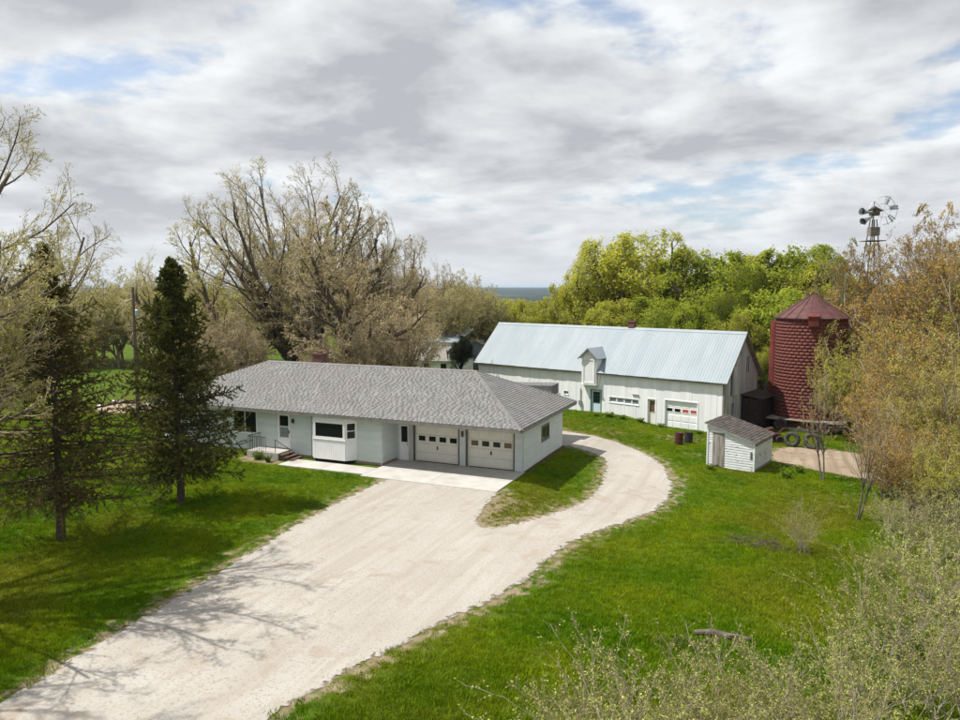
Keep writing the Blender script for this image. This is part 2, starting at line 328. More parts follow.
# grass material: dry = bare / straw patches, far = woods of the distant country
m_grass = bpy.data.materials.new("lawn_grass"); m_grass.use_nodes = True
def build_grass(m):
    n, l = m.node_tree.nodes, m.node_tree.links; b = n["Principled BSDF"]; b.inputs["Roughness"].default_value = 0.9; b.inputs["Specular IOR Level"].default_value = 0.1
    c = n.new("ShaderNodeTexCoord")
    def noise(s, d, dist=0.0):
        t = n.new("ShaderNodeTexNoise"); t.inputs["Scale"].default_value = s; t.inputs["Detail"].default_value = d; t.inputs["Distortion"].default_value = dist
        l.new(c.outputs["Object"], t.inputs["Vector"]); return t.outputs["Fac"]
    def rng(f, a, bb, o0=0.0, o1=1.0):
        r = n.new("ShaderNodeMapRange"); r.inputs[1].default_value = a; r.inputs[2].default_value = bb; r.inputs[3].default_value = o0; r.inputs[4].default_value = o1; l.new(f, r.inputs[0]); return r.outputs[0]
    def mix(f, a, bb):
        x = n.new("ShaderNodeMix"); x.data_type = 'RGBA'; l.new(f, x.inputs[0])
        for s, v in ((6, a), (7, bb)):
            if isinstance(v, tuple): x.inputs[s].default_value = (*v, 1)
            else: l.new(v, x.inputs[s])
        return x.outputs[2]
    def mth(op, a, bb):
        x = n.new("ShaderNodeMath"); x.operation = op
        for i, v in enumerate((a, bb)):
            if isinstance(v, (int, float)): x.inputs[i].default_value = v
            else: l.new(v, x.inputs[i])
        return x.outputs[0]
    def attr(k): a = n.new("ShaderNodeAttribute"); a.attribute_name = k; return a.outputs["Fac"]
    g1 = mix(rng(noise(0.28, 4), 0.36, 0.64), (0.036, 0.080, 0.002), (0.076, 0.110, 0.004))
    g2 = mix(rng(noise(2.6, 6), 0.42, 0.66), g1, (0.066, 0.110, 0.006))
    g3 = mix(rng(noise(0.9, 5, 0.3), 0.55, 0.72), g2, (0.020, 0.066, 0.002))
    g4 = mix(rng(noise(22, 3), 0.55, 0.75), g3, (0.11, 0.15, 0.015))
    g4 = mix(rng(noise(0.11, 5, 0.5), 0.47, 0.66), g4, (0.085, 0.095, 0.008))
    straw = mix(rng(noise(3.2, 5), 0.35, 0.65), (0.17, 0.13, 0.07), (0.27, 0.22, 0.14))
    dr = rng(mth('ADD', attr("dry"), mth('MULTIPLY', mth('SUBTRACT', noise(2.2, 7, 0.4), 0.5), 1.7)), 0.42, 0.70)
    g5 = mix(dr, g4, straw)
    soil = mix(rng(noise(5, 5), 0.35, 0.65), (0.075, 0.045, 0.028), (0.13, 0.085, 0.055))
    g5 = mix(rng(mth('ADD', attr("soil"), mth('MULTIPLY', mth('SUBTRACT', noise(1.8, 6), 0.5), 1.2)), 0.45, 0.6), g5, soil)
    woods = mix(rng(noise(0.006, 8), 0.45, 0.55), (0.016, 0.026, 0.014), (0.032, 0.040, 0.020))
    woods = mix(rng(noise(0.0016, 3), 0.58, 0.60), woods, (0.07, 0.07, 0.04))
    l.new(mix(attr("far"), g5, woods), b.inputs["Base Color"])
    bp = n.new("ShaderNodeBump"); bp.inputs["Strength"].default_value = 0.8; bp.inputs["Distance"].default_value = 0.05
    l.new(noise(28, 4), bp.inputs["Height"]); l.new(bp.outputs[0], b.inputs["Normal"])
build_grass(m_grass)

def axis(lo, hi, step, far):
    a = list(np.arange(lo, hi + 1e-6, step)); s = step; x = hi
    while x < far: s *= 1.22; x += s; a.append(x)
    s = step; x = lo; pre = []
    while x > -far: s *= 1.22; x -= s; pre.append(x)
    return np.array(pre[::-1] + a)
gx, gy = axis(-22, 26, 0.5, 9000), axis(-34, 32, 0.5, 9000)
X, Y = np.meshgrid(gx, gy); Z = T(X, Y)
nx, ny = len(gx), len(gy)
idx = np.arange(nx * ny).reshape(ny, nx)
quads = np.stack([idx[:-1, :-1], idx[:-1, 1:], idx[1:, 1:], idx[1:, :-1]], -1).reshape(-1, 4)
xf, yf = X.ravel(), Y.ravel()
near = (np.abs(xf) < 40) & (np.abs(yf) < 50)
dist_d = np.full(len(xf), 99.0); dist_d[near] = pdist(drive_c, xf[near], yf[near])
dist_t = np.full(len(xf), 99.0); dist_t[near] = pdist(track_poly, xf[near], yf[near])
dry = 0.80 * np.exp(-dist_d / 0.8) + 0.62 * np.exp(-dist_t / 1.2)
soil = np.zeros(len(xf))
def blob(arr, px, py, rx, ry, v):
    p = G(px, py); arr += v * np.exp(-(((xf - p[0]) / rx) ** 2 + ((yf - p[1]) / ry) ** 2))
for b in [(715, 640, 1.0, 0.5, 0.6), (765, 547, 1.2, 0.7, 0.5), (700, 548, 0.6, 0.4, 0.4), (675, 560, 0.5, 0.4, 0.4), (497, 520, 1.3, 1.6, 0.55), (545, 505, 1.6, 1.2, 0.30), (610, 431, 2.8, 1.6, 0.6), (690, 440, 2.2, 2.0, 0.5), (672, 436, 2.0, 1.5, 0.4), (700, 455, 1.5, 1.6, 0.7), (725, 440, 1.6, 2.0, 0.4),
          (650, 427, 1.5, 0.8, 0.4), (512, 505, 0.8, 1.0, 0.5), (770, 470, 1.4, 1.2, 0.45), (665, 420, 3, 0.8, 0.35), (865, 500, 3, 3, 0.35), (930, 520, 5, 4, 0.35),
          (268, 462, 2.2, 0.55, 0.9), (250, 456, 2.0, 0.6, 0.9)]: blob(dry, *b)
for b in [(528, 470, 0.7, 0.8, 0.9), (545, 458, 0.7, 2.0, 0.9), (556, 450, 0.6, 1.8, 0.9), (720, 640, 0.5, 0.3, 0.35)]: blob(soil, *b)
far = sm(260, 520, np.hypot(xf, yf))
ground = link("ground", np_mesh("ground", np.stack([xf, yf, Z.ravel()], 1), [quads], m_grass, smooth=True, attrs={"dry": dry, "soil": soil, "far": far}), kind="structure")

def sheet(name, poly, mat, dz, step=0.5, edge=True):
    pts = [Vector(p) for p in poly]; n = len(pts)
    lo, hi = poly.min(0), poly.max(0)
    A, B = np.meshgrid(np.arange(lo[0], hi[0], step), np.arange(lo[1], hi[1], step)); A, B = A.ravel(), B.ravel()
    k = inside(poly, A, B); A, B = A[k], B[k]; dd = pdist(poly, A, B); k = dd > 0.15; A, B = A[k], B[k]
    V = pts + [Vector((a, b)) for a, b in zip(A, B)]
    ov, oe, of, *_ = delaunay_2d_cdt(V, [(i, (i + 1) % n) for i in range(n)], [], 1, 1e-5)
    ov = np.array([tuple(v) for v in ov])
    return link(name, np_mesh(name, np.column_stack([ov, T(ov[:, 0], ov[:, 1]) + dz]), [np.array(of)], mat, smooth=True,
                attrs={"edge": pdist(poly, ov[:, 0], ov[:, 1])}), kind="structure")
def gravelmat(name, cols, edge_w, fine=14):
    m = bpy.data.materials.new(name); m.use_nodes = True
    n, l = m.node_tree.nodes, m.node_tree.links; b = n["Principled BSDF"]; b.inputs["Roughness"].default_value = 0.95; b.inputs["Specular IOR Level"].default_value = 0.1
    c = n.new("ShaderNodeTexCoord")
    def noise(s, d, dist=0.0, sc=None):
        t = n.new("ShaderNodeTexNoise"); t.inputs["Scale"].default_value = s; t.inputs["Detail"].default_value = d; t.inputs["Distortion"].default_value = dist
        if sc:
            mp = n.new("ShaderNodeMapping"); mp.inputs["Scale"].default_value = sc; mp.inputs["Rotation"].default_value = (0, 0, 0.15); l.new(c.outputs["Object"], mp.inputs[0]); l.new(mp.outputs[0], t.inputs["Vector"])
        else: l.new(c.outputs["Object"], t.inputs["Vector"])
        return t.outputs["Fac"]
    def rng(f, a, bb):
        r = n.new("ShaderNodeMapRange"); r.inputs[1].default_value = a; r.inputs[2].default_value = bb; l.new(f, r.inputs[0]); return r.outputs[0]
    def mix(f, a, bb):
        x = n.new("ShaderNodeMix"); x.data_type = 'RGBA'; l.new(f, x.inputs[0])
        for s, v in ((6, a), (7, bb)):
            if isinstance(v, tuple): x.inputs[s].default_value = (*v, 1)
            else: l.new(v, x.inputs[s])
        return x.outputs[2]
    a = mix(rng(noise(0.35, 5), 0.35, 0.65), cols[0], cols[1])
    a = mix(rng(noise(0.8, 8, 0.3, (3.0, 0.16, 1)), 0.46, 0.70), a, cols[2])
    a = mix(rng(noise(0.9, 7, 0.8), 0.56, 0.70), a, cols[3])
    a = mix(rng(noise(fine, 4), 0.52, 0.72), a, cols[4])
    l.new(a, b.inputs["Base Color"])
    bp = n.new("ShaderNodeBump"); bp.inputs["Strength"].default_value = 0.6; bp.inputs["Distance"].default_value = 0.02; l.new(noise(30, 4), bp.inputs["Height"]); l.new(bp.outputs[0], b.inputs["Normal"])
    at = n.new("ShaderNodeAttribute"); at.attribute_name = "edge"
    s1 = n.new("ShaderNodeMath"); s1.operation = 'MULTIPLY_ADD'; l.new(noise(3.5, 7, 0.5), s1.inputs[0]); s1.inputs[1].default_value = -2.2 * edge_w; s1.inputs[2].default_value = 0.95 * edge_w
    s2 = n.new("ShaderNodeMath"); s2.operation = 'ADD'; l.new(at.outputs["Fac"], s2.inputs[0]); l.new(s1.outputs[0], s2.inputs[1])
    l.new(rng(s2.outputs[0], -0.05, 0.12), b.inputs["Alpha"])
    return m
m_gravel = gravelmat("crushed_limestone", [(0.345, 0.318, 0.28), (0.385, 0.36, 0.322), (0.325, 0.29, 0.245), (0.315, 0.268, 0.215), (0.26, 0.23, 0.19)], 0.45)
m_dirt = gravelmat("bare_dirt", [(0.27, 0.21, 0.15), (0.34, 0.28, 0.205), (0.22, 0.17, 0.12), (0.19, 0.14, 0.09), (0.15, 0.115, 0.08)], 0.6)
sheet("driveway", drive_s, m_gravel, 0.022)
sheet("dirt_track", track_s, m_dirt, 0.022)

# concrete apron and walk, laid in slabs
apron = empty("concrete_apron", (0, 0, 0), kind="structure")
for a0, a1 in ((-7.70, -3.75), (-3.735, 0.12)):
    for b0, b1 in ((-4.10, -2.02), (-2.005, 0.0)):
        MB().box(a0, a1, b0, b1, -0.10, 0.045).ob("slab", m_conc, apron)
walk = empty("front_walk", (0, 0, 0), kind="structure")
for i in range(4):
    x0 = -13.3 + i * 1.4
    MB().box(x0, x0 + 1.385, -3.85 + 0.02 * i, -2.35, -0.10, 0.05).ob("slab", m_conc, walk)

# ------------------------------------------------------------------ the ranch house
house = empty("ranch_house", (0, 0, 0), label="long low ranch house with grey shingle hip roof and two cream garage doors", cat="house")
XL, YF, YB, XJ = -24.1, -1.65, 7.34, -7.78
EL, ER, EF, EB, EZ = -24.75, 0.71, -2.23, 8.05, 2.82
RY = (EF + EB) / 2; RUN = (EB - EF) / 2; RX0, RX1, RZ = EL + 5.55, ER - 4.75, 5.08
F_front = Fr((0, YF, 0), (1, 0, 0), (0, -1, 0)); F_gar = Fr((0, 0, 0), (1, 0, 0), (0, -1, 0))
F_side = Fr((0, 0, 0), (0, 1, 0), (1, 0, 0)); F_ret = Fr((XJ, YF, 0), (0, 1, 0), (1, 0, 0))
F_left = Fr((XL, 0, 0), (0, -1, 0), (-1, 0, 0)); F_back = Fr((0, YB, 0), (-1, 0, 0), (0, 1, 0))
WH = 2.62
m = MB()
m.box(XL + 0.02, XJ - 0.02, YF + 0.02, YB - 0.02, -0.1, WH)                    # living part
m.box(XJ - 0.02, -0.02, 0.5, YB - 0.02, -0.1, WH)                             # garage body behind the doors
GD = [(-6.57, -3.83), (-3.27, -0.53)]; ED = (-7.62, -6.98)
for a0, a1 in ((XJ - 0.01, ED[0]), (ED[1], GD[0][0]), (GD[0][1], GD[1][0]), (GD[1][1], -0.02)): m.box(a0, a1, 0.02, 0.5, -0.1, WH)
m.box(ED[0], -0.53, 0.02, 0.5, 2.13, WH)
wall = m.ob("wall", m_siding, house)
found = MB(); found.box(XL - 0.01, XJ + 0.01, YF - 0.012, YF + 0.5, -0.35, 0.155); found.box(XJ - 0.3, XJ + 0.012, YF + 0.51, -0.02, -0.3, 0.155)
found.box(-0.4, 0.012, 0.03, YB + 0.012, -0.6, 0.05); found.box(XL - 0.01, -0.42, YB - 0.4, YB + 0.011, -0.6, 0.05)
found.ob("foundation", m_found, house)

def siding(fr, a0, a1, h0, h1, holes, step=0.25, parent=wall, mat=m_siding):
    h = h0
    while h < h1 - 0.02:
        t = min(h + step, h1); spans = [(a0, a1)]
        for (x0, x1, z0, z1) in holes:
            if z1 > h + 0.05 and z0 < t - 0.05:
                ns = []
                for s0, s1 in spans:
                    if x1 <= s0 or x0 >= s1: ns.append((s0, s1)); continue
                    if x0 - s0 > 0.03: ns.append((s0, x0))
                    if s1 - x1 > 0.03: ns.append((x1, s1))
                spans = ns
        for s0, s1 in spans:
            q = MB(); q.hexa([fr.p(s0, h, 0.0), fr.p(s1, h, 0.0), fr.p(s1, h, 0.032), fr.p(s0, h, 0.032), fr.p(s0, t + 0.01, 0.0), fr.p(s1, t + 0.01, 0.0), fr.p(s1, t + 0.01, 0.008), fr.p(s0, t + 0.01, 0.008)])
            q.ob("siding_board", mat, parent)
        h = t
FD = (-14.93, -14.05, 0.46, 2.52); LW = (-18.35, -16.5, 1.15, 2.55)
siding(F_front, XL, XJ, 0.16, WH, [FD, LW, (-12.55, -9.42, 0, 3)])
siding(F_gar, XJ + 0.03, 0.0, 0.06, WH, [(ED[0] - 0.05, ED[1] + 0.05, 0, 2.2), (GD[0][0] - 0.06, GD[0][1] + 0.06, 0, 2.2), (GD[1][0] - 0.06, GD[1][1] + 0.06, 0, 2.2)])
siding(F_side, 0.0, YB, 0.05, WH, [(3.1, 4.65, 1.05, 2.02)])
siding(F_ret, 0.0, 1.63, 0.16, WH, [])
siding(F_left, -YB, -YF, 0.05, WH, [])
siding(F_back, 0.0, -XL, 0.05, WH, [])
for fr, a in ((F_front, XJ - 0.05), (F_gar, -0.06), (F_front, XL)):            # corner boards
    MB().fb(fr, a, a + 0.06, 0.07, WH, 0.03, 0.045).ob("corner_board", m_siding, wall)
MB().fb(F_side, 0.0, 0.07, 0.06, WH, 0.033, 0.045).ob("corner_board", m_siding, wall)

# windows and doors
def window(fr, a0, a1, h0, h1, parent, mull=1, rail=False, glass=m_glass, fm=m_white, w=0.07, d=0.045):
    f = MB().frame(fr, a0, a1, h0, h1, w, 0.0, d)
    n = mull; iw = (a1 - a0 - 2 * w - (n - 1) * 0.05) / n
    for i in range(1, n): x = a0 + w + i * iw + (i - 1) * 0.05; f.fb(fr, x, x + 0.05, h0 + w, h1 - w, 0.0, d - 0.004)
    if rail:
        hm = (h0 + h1) / 2
        for i in range(n): x = a0 + w + i * (iw + 0.05); f.fb(fr, x, x + iw, hm - 0.025, hm + 0.025, 0.0, d - 0.008)
    o = f.ob("window", fm, parent)
    for i in range(n):
        x = a0 + w + i * (iw + 0.05)
        if rail:
            MB().fb(fr, x, x + iw, h0 + w, hm - 0.025, 0.0, 0.012).ob("pane", glass, o); MB().fb(fr, x, x + iw, hm + 0.025, h1 - w, 0.0, 0.018).ob("pane", glass, o)
        else: MB().fb(fr, x, x + iw, h0 + w, h1 - w, 0.0, 0.015).ob("pane", glass, o)
    MB().fb(fr, a0 - 0.04, a1 + 0.04, h0 - 0.05, h0 - 0.002, 0.0, d + 0.03).ob("sill", fm, o)
    return o
window(F_front, LW[0], LW[1], LW[2], LW[3], house, mull=2, rail=False)
window(F_front, -22.6, -21.2, 1.2, 2.5, house, mull=2)
window(F_side, 3.15, 4.6, 1.1, 1.98, house, mull=2, fm=m_fascia)
# front door with storm glass
dr = MB().frame(F_front, FD[0], FD[1], FD[2], FD[3], 0.11, 0.0, 0.06).ob("front_door", m_white, house)
MB().fb(F_front, FD[0] + 0.11, FD[1] - 0.11, FD[2] + 0.11, 1.10, 0.0, 0.035).ob("kick_panel", m_white, dr)
MB().fb(F_front, FD[0] + 0.13, FD[1] - 0.13, 1.115, 1.72, 0.0, 0.02).ob("pane", m_dullglass, dr)
MB().fb(F_front, FD[0] + 0.11, FD[1] - 0.11, 1.72, 1.77, 0.0, 0.035).ob("rail", m_white, dr)
MB().fb(F_front, FD[0] + 0.13, FD[1] - 0.13, 1.785, 2.40, 0.0, 0.02).ob("pane", m_glass, dr)
MB().fb(F_front, FD[1] - 0.09, FD[1] - 0.05, 1.35, 1.55, 0.06, 0.10).ob("handle", m_iron, dr)
MB().fb(F_front, FD[1] + 0.18, FD[1] + 0.30, 2.02, 2.26, 0.03, 0.14).ob("wall_lantern", m_iron, house)
# side entry door of the garage
dr = MB().frame(F_gar, ED[0], ED[1], 0.045, 2.12, 0.06, -0.10, 0.04).ob("entry_door", m_white, house)
MB().fb(F_gar, ED[0] + 0.06, ED[1] - 0.06, 0.105, 1.03, -0.10, -0.04).ob("door_panel", m_white, dr)
MB().frame(F_gar, ED[0] + 0.06, ED[1] - 0.06, 1.032, 2.06, 0.05, -0.10, -0.045).ob("door_panel", m_white, dr)
MB().fb(F_gar, ED[0] + 0.11, ED[1] - 0.11, 1.08, 2.01, -0.10, -0.07).ob("pane", m_glass, dr)
MB().fb(F_gar, ED[1] - 0.13, ED[1] - 0.08, 0.92, 1.02, -0.04, 0.0).ob("handle", m_iron, dr)
MB().fb(F_gar, ED[1] + 0.04, ED[1] + 0.30, 0.05, 2.45, 0.04, 0.06).ob("trim", m_soffit, house)
# garage doors: four sections of four panels, the second from the top glazed
for gi, (g0, g1) in enumerate(GD):
    d0 = -0.16
    gd = MB().fb(F_gar, g0, g1, 0.05, 2.13, d0 - 0.05, d0).ob("garage_door", m_cream, house)
    for s in range(4):
        h0 = 0.06 + s * 0.52
        if s != 2:
            for k in range(4):
                x = g0 + 0.06 + k * 0.66
                MB().fb(F_gar, x + 0.05, x + 0.59, h0 + 0.06, h0 + 0.46, d0, d0 + 0.018).ob("panel", m_cream, gd)
        else:
            for k in range(4):
                x = g0 + 0.06 + k * 0.66
                fo = MB().frame(F_gar, x + 0.06, x + 0.58, h0 + 0.09, h0 + 0.47, 0.045, d0, d0 + 0.025).ob("window_frame", m_cream, gd)
                MB().fb(F_gar, x + 0.105, x + 0.535, h0 + 0.135, h0 + 0.425, d0 + 0.002, d0 + 0.012).ob("pane", m_brownglass if gi and k in (0, 3) else m_glass, gd)
        if s: MB().fb(F_gar, g0 + 0.005, g1 - 0.005, h0 - 0.012, h0 - 0.002, d0, d0 + 0.006).ob("section_joint", m_fascia, gd)
    MB().fb(F_gar, (g0 + g1) / 2 - 0.03, (g0 + g1) / 2 + 0.03, 0.78, 0.98, d0 + 0.018, d0 + 0.05).ob("handle", m_iron, gd)
    jm = MB(); jm.fb(F_gar, g0 - 0.10, g0 - 0.002, 0.05, 2.14, -0.20, 0.04); jm.fb(F_gar, g1 + 0.002, g1 + 0.07, 0.05, 2.14, -0.20, 0.04); jm.fb(F_gar, g0 - 0.10, g1 + 0.07, 2.142, 2.21, -0.20, 0.042)
    jm.ob("door_jamb", m_brownjamb, house)
MB().fb(F_gar, -3.60, -3.50, 1.72, 2.02, 0.035, 0.15).ob("wall_lantern", m_step, house)
# bay window
b0, b1, by = -12.05, -9.88, 0.52
F_bay = Fr((0, YF - by, 0), (1, 0, 0), (0, -1, 0))
foot = [(b0 - 0.45, YF), (b0, YF - by), (b1, YF - by), (b1 + 0.45, YF)]
bay = MB().prism([(x, y, 0.20) for x, y in foot], (0, 0, 1.16)).prism([(x, y, 2.42) for x, y in foot], (0, 0, 0.2)).ob("bay_window", m_white, house)
MB().prism([(x * 0.98 - 0.21, y + 0.12, 0.03) for x, y in foot], (0, 0, 0.17)).ob("bay_footing", m_dark, house)  # support block; the dark beneath the bay put into its near-black colour
ir = np.array(foot); c0 = ir.mean(0)
MB().prism([(*(c0 + (q - c0) * 0.93), 1.36) for q in ir], (0, 0, 1.06)).ob("bay_glass", m_glass, bay)
for fr, L in ((F_bay, None),):
    MB().frame(fr, b0 + 0.02, b1 - 0.02, 1.362, 2.418, 0.13, -0.12, 0.02).ob("bay_frame", m_white, bay)
s2 = math.sqrt(0.5); dl = math.hypot(0.45, by)
F_bayR = Fr((b1, YF - by, 0), (0.45 / dl, by / dl, 0), (by / dl, -0.45 / dl, 0)); F_bayL = Fr((b0 - 0.45, YF, 0), (0.45 / dl, -by / dl, 0), (-by / dl, -0.45 / dl, 0))
for fr in (F_bayR, F_bayL):
    f = MB().frame(fr, 0.01, dl - 0.01, 1.363, 2.417, 0.10, -0.10, 0.018); f.fb(fr, 0.11, dl - 0.11, 1.87, 1.91, -0.08, 0.012); f.ob("bay_frame", m_white, bay)
    for k in range(4): MB().fb(fr, 0.02 + k * 0.165, 0.165 + k * 0.165, 0.19, 1.34, 0.001, 0.016).ob("bay_board", m_white, bay)
for k in range(14): MB().fb(F_bay, b0 + 0.01 + k * 0.154, b0 + 0.15 + k * 0.154, 0.19, 1.34, 0.001, 0.018).ob("bay_board", m_white, bay)
MB().fb(F_bay, b0 - 0.04, b1 + 0.04, 1.342, 1.361, -0.05, 0.05).ob("sill", m_white, bay)
# porch, steps and railings
MB().box(-16.25, -14.0, -2.95, YF - 0.035, -0.1, 0.42).ob("porch", m_conc, house)
for i in range(3): 
    MB().box(-14.0 + i * 0.30, -13.66 + i * 0.30, -2.90, -1.85, 0.30 - i * 0.12, 0.35 - i * 0.12).ob("step", m_step, house)
MB().prism([(-14.0, -2.86, 0.05), (-13.1, -2.86, 0.05), (-13.1, -2.86, 0.06), (-14.0, -2.86, 0.30)], (0, 0.05, 0)).prism([(-14.0, -1.95, 0.05), (-13.1, -1.95, 0.05), (-13.1, -1.95, 0.06), (-14.0, -1.95, 0.30)], (0, 0.05, 0)).ob("stair_stringer", m_step, house)
rl = MB()
for y in np.linspace(-2.9, -1.8, 9): rl.tube([(-16.18, y, 0.42), (-16.18, y, 1.28)], 0.012, 5)
for x in np.linspace(-16.18, -14.9, 9): rl.tube([(x, -2.9, 0.42), (x, -2.9, 1.28)], 0.012, 5)
rl.tube([(-16.18, -1.78, 1.29), (-16.18, -2.9, 1.29)], 0.022, 6); rl.tube([(-16.18, -2.9, 1.29), (-14.88, -2.9, 1.29)], 0.022, 6)
rl.ob("porch_railing", m_iron, house)
rl = MB(); rl.tube([(-14.2, -2.9, 0.42), (-14.2, -2.9, 1.2)], 0.018, 6); rl.tube([(-13.2, -2.9, 0.05), (-13.2, -2.9, 0.75)], 0.018, 6); rl.tube([(-14.2, -2.9, 1.2), (-13.2, -2.9, 0.75)], 0.02, 6)
rl.ob("handrail", m_iron, house)

# hip roof: deck, soffit, gutter fascia and shingles
c = [(EL, EF), (ER, EF), (ER, EB), (EL, EB)]
rf = MB(); rv = [(x, y, EZ - 0.02) for x, y in c] + [(RX0, RY, RZ - 0.02), (RX1, RY, RZ - 0.02)] + [(x, y, EZ - 0.16) for x, y in c]
rf.add(rv, [(0, 1, 5, 4), (1, 2, 5), (2, 3, 4, 5), (3, 0, 4), (0, 6, 7, 1), (1, 7, 8, 2), (2, 8, 9, 3), (3, 9, 6, 0), (6, 9, 8, 7)])
roof = rf.ob("roof", m_under, house)
MB().box(EL + 0.03, ER - 0.03, EF + 0.03, EB - 0.03, WH + 0.005, EZ - 0.165).ob("soffit", m_soffit, roof)
for (x0, y0), (x1, y1) in zip(c, c[1:] + c[:1]):
    u = np.array([x1 - x0, y1 - y0, 0.0]); L = np.linalg.norm(u); u /= L; n = np.array([u[1], -u[0], 0])
    MB().fb(Fr((x0, y0, 0), u, n), -0.02, L + 0.02, EZ - 0.20, EZ - 0.03, 0.002, 0.035).ob("fascia", m_fascia, roof)
def shingle_plane(a, b, t0, t1, rng, expo=0.16, wid=0.33, lift=0.0015):
    """eave a->b, ridge t0->t1 (t0 above a). One small slab for each shingle tab."""
    a, b, t0, t1 = (np.array(q, float) for q in (a, b, t0, t1))
    u = (b - a) / np.linalg.norm(b - a); nrm = np.cross(b - a, (t0 + t1) / 2 - (a + b) / 2); nrm /= np.linalg.norm(nrm); w = np.cross(nrm, u)
    H = (t0 - a) @ w; Ld, lt, rt = (b - a) @ u, (t0 - a) @ u, (t1 - a) @ u
    V, Fq = [], []; h = -0.03; row = 0
    while h < H - 0.02:
        hh = max(h, 0); x0 = lt * hh / H; x1 = Ld + (rt - Ld) * hh / H
        x = x0 - rng.random() * wid
        while x < x1:
            wv = wid * rng.uniform(0.5, 1.3); s0, s1 = max(x, x0), min(x + wv - 0.0015, x1)
            if s1 - s0 > 0.03:
                l1 = lift * rng.uniform(0.0, 1.0); top = min(h + expo - 0.001, H)
                q = [(s0, h, 0.003), (s1, h, 0.003), (s1, top, 0.002), (s0, top, 0.002), (s0, h, l1 + 0.006), (s1, h, l1 + 0.006), (s1, top, l1 + 0.006), (s0, top, l1 + 0.006)]
                bse = len(V); V += [a + u * p + w * r + nrm * z for p, r, z in q]
                Fq += [tuple(bse + i for i in f) for f in ((4, 5, 6, 7), (0, 1, 5, 4), (1, 2, 6, 5), (2, 3, 7, 6), (3, 0, 4, 7))]
            x += wv
        h += expo; row += 1
    return np.array(V), np.array(Fq)
rs = np.random.default_rng(3)
E0, E1, E2, E3 = [(x, y, EZ) for x, y in c]; R0, R1 = (RX0, RY, RZ), (RX1, RY, RZ)
for (a, b, t0, t1) in ((E0, E1, R0, R1), (E1, E2, R1, R1), (E2, E3, R1, R0), (E3, E0, R0, R0)):
    V, Fq = shingle_plane(a, b, t0, t1, rs); link("shingles", np_mesh("shingles", V, [Fq], m_shingle), roof, kind="stuff")
def ridge_caps(p, q, r, n):
    p, q = np.array(p, float), np.array(q, float); V, Fq = [], []
    d = (q - p) / n; u = d / np.linalg.norm(d); s = np.cross(u, (0, 0, 1)); s /= np.linalg.norm(s)
    for i in range(n):
        o = p + d * i; l = d * 1.15; up = np.array([0, 0, 1.0])
        k = len(V); V += [o + s * r - up * 0.03, o + up * 0.045, o - s * r - up * 0.03, o + l + s * r - up * 0.045, o + l + up * 0.03, o + l - s * r - up * 0.045]
        Fq += [(k, k + 3, k + 4, k + 1), (k + 1, k + 4, k + 5, k + 2)]
    return V, Fq
V, Fq = [], []
for p, q, n in ((R0, R1, 56), (R1, E1, 24), (R1, E2, 24), (R0, E0, 26), (R0, E3, 26)):
    v, f = ridge_caps(p, q, 0.13, n); b = len(V); V += v; Fq += [tuple(b + i for i in ff) for ff in f]
link("ridge_caps", np_mesh("ridge_caps", np.array(V), [np.array(Fq)], m_shingle), roof, kind="stuff")
ch = MB().box(-15.75, -15.05, 3.0, 3.65, 4.6, 5.62).ob("chimney", m_chim, roof)
MB().box(-15.80, -15.0, 2.95, 3.70, 5.622, 5.70).box(-15.55, -15.25, 3.18, 3.48, 5.70, 5.82).ob("chimney_cap", m_chim, roof)
# low rear wing that shows over the back hip
rw = MB(); rw.box(-4.6, -1.35, YB + 0.05, 11.4, -0.9, 2.75)
rw.ob("rear_wing", m_siding, house)
wro = MB().prism([(-5.2, 10.0, 3.30), (-1.55, 10.0, 3.44), (-1.55, 10.0, 2.76), (-5.2, 10.0, 2.76)], (0, 1.6, 0)).ob("rear_wing_roof", m_under, house)
V, Fq = shingle_plane((-1.5, 9.97, 3.44), (-5.25, 9.97, 3.30), (-1.5, 11.65, 3.46), (-5.25, 11.65, 3.32), rs)
link("shingles", np_mesh("shingles", V, [Fq], m_shingle), wro, kind="stuff")

# ------------------------------------------------------------------ barn
BTH = 0.29; BL, BW, BE, BR = 23.94, 7.09, 3.886, 7.512
barn = empty("barn", (8.654, 20.42, -1.0), -BTH, label="long white board barn with pale blue-grey tin roof and a hay dormer", cat="barn")
SL = (BR - BE) / (BW / 2 + 0.31)
def roofh(y): return BE + (y + 0.31) * SL if y < BW / 2 else BE + (BW + 0.31 - y) * SL
core = MB().prism([(-0.15, 0.20, -0.4), (-0.15, BW - 0.05, -0.4), (-0.15, BW - 0.05, roofh(0.20) - 0.15), (-0.15, BW / 2, BR - 0.20), (-0.15, 0.20, roofh(0.20) - 0.15)], (-BL + 0.30, 0, 0))
bwall = core.ob("barn_wall", m_dark, barn)
BF = Fr((0, 0, 0), (1, 0, 0), (0, -1, 0)); BG = Fr((0, 0, 0), (0, 1, 0), (1, 0, 0)); BGL = Fr((-BL, 0, 0), (0, 1, 0), (-1, 0, 0)); BB = Fr((0, BW, 0), (1, 0, 0), (0, 1, 0))
openings = [(-4.75, -2.0, -1, 2.14), (-6.25, -5.5, -1, 2.08), (-11.5, -10.5, -1, 2.34), (-9.75, -7.0, 1.46, 1.93), (-14.25, -13.75, 1.70, 2.04), (-12.0, -10.75, 2.9, 5.0)]
rb = random.Random(8)
nb = 96; bw = BL / nb
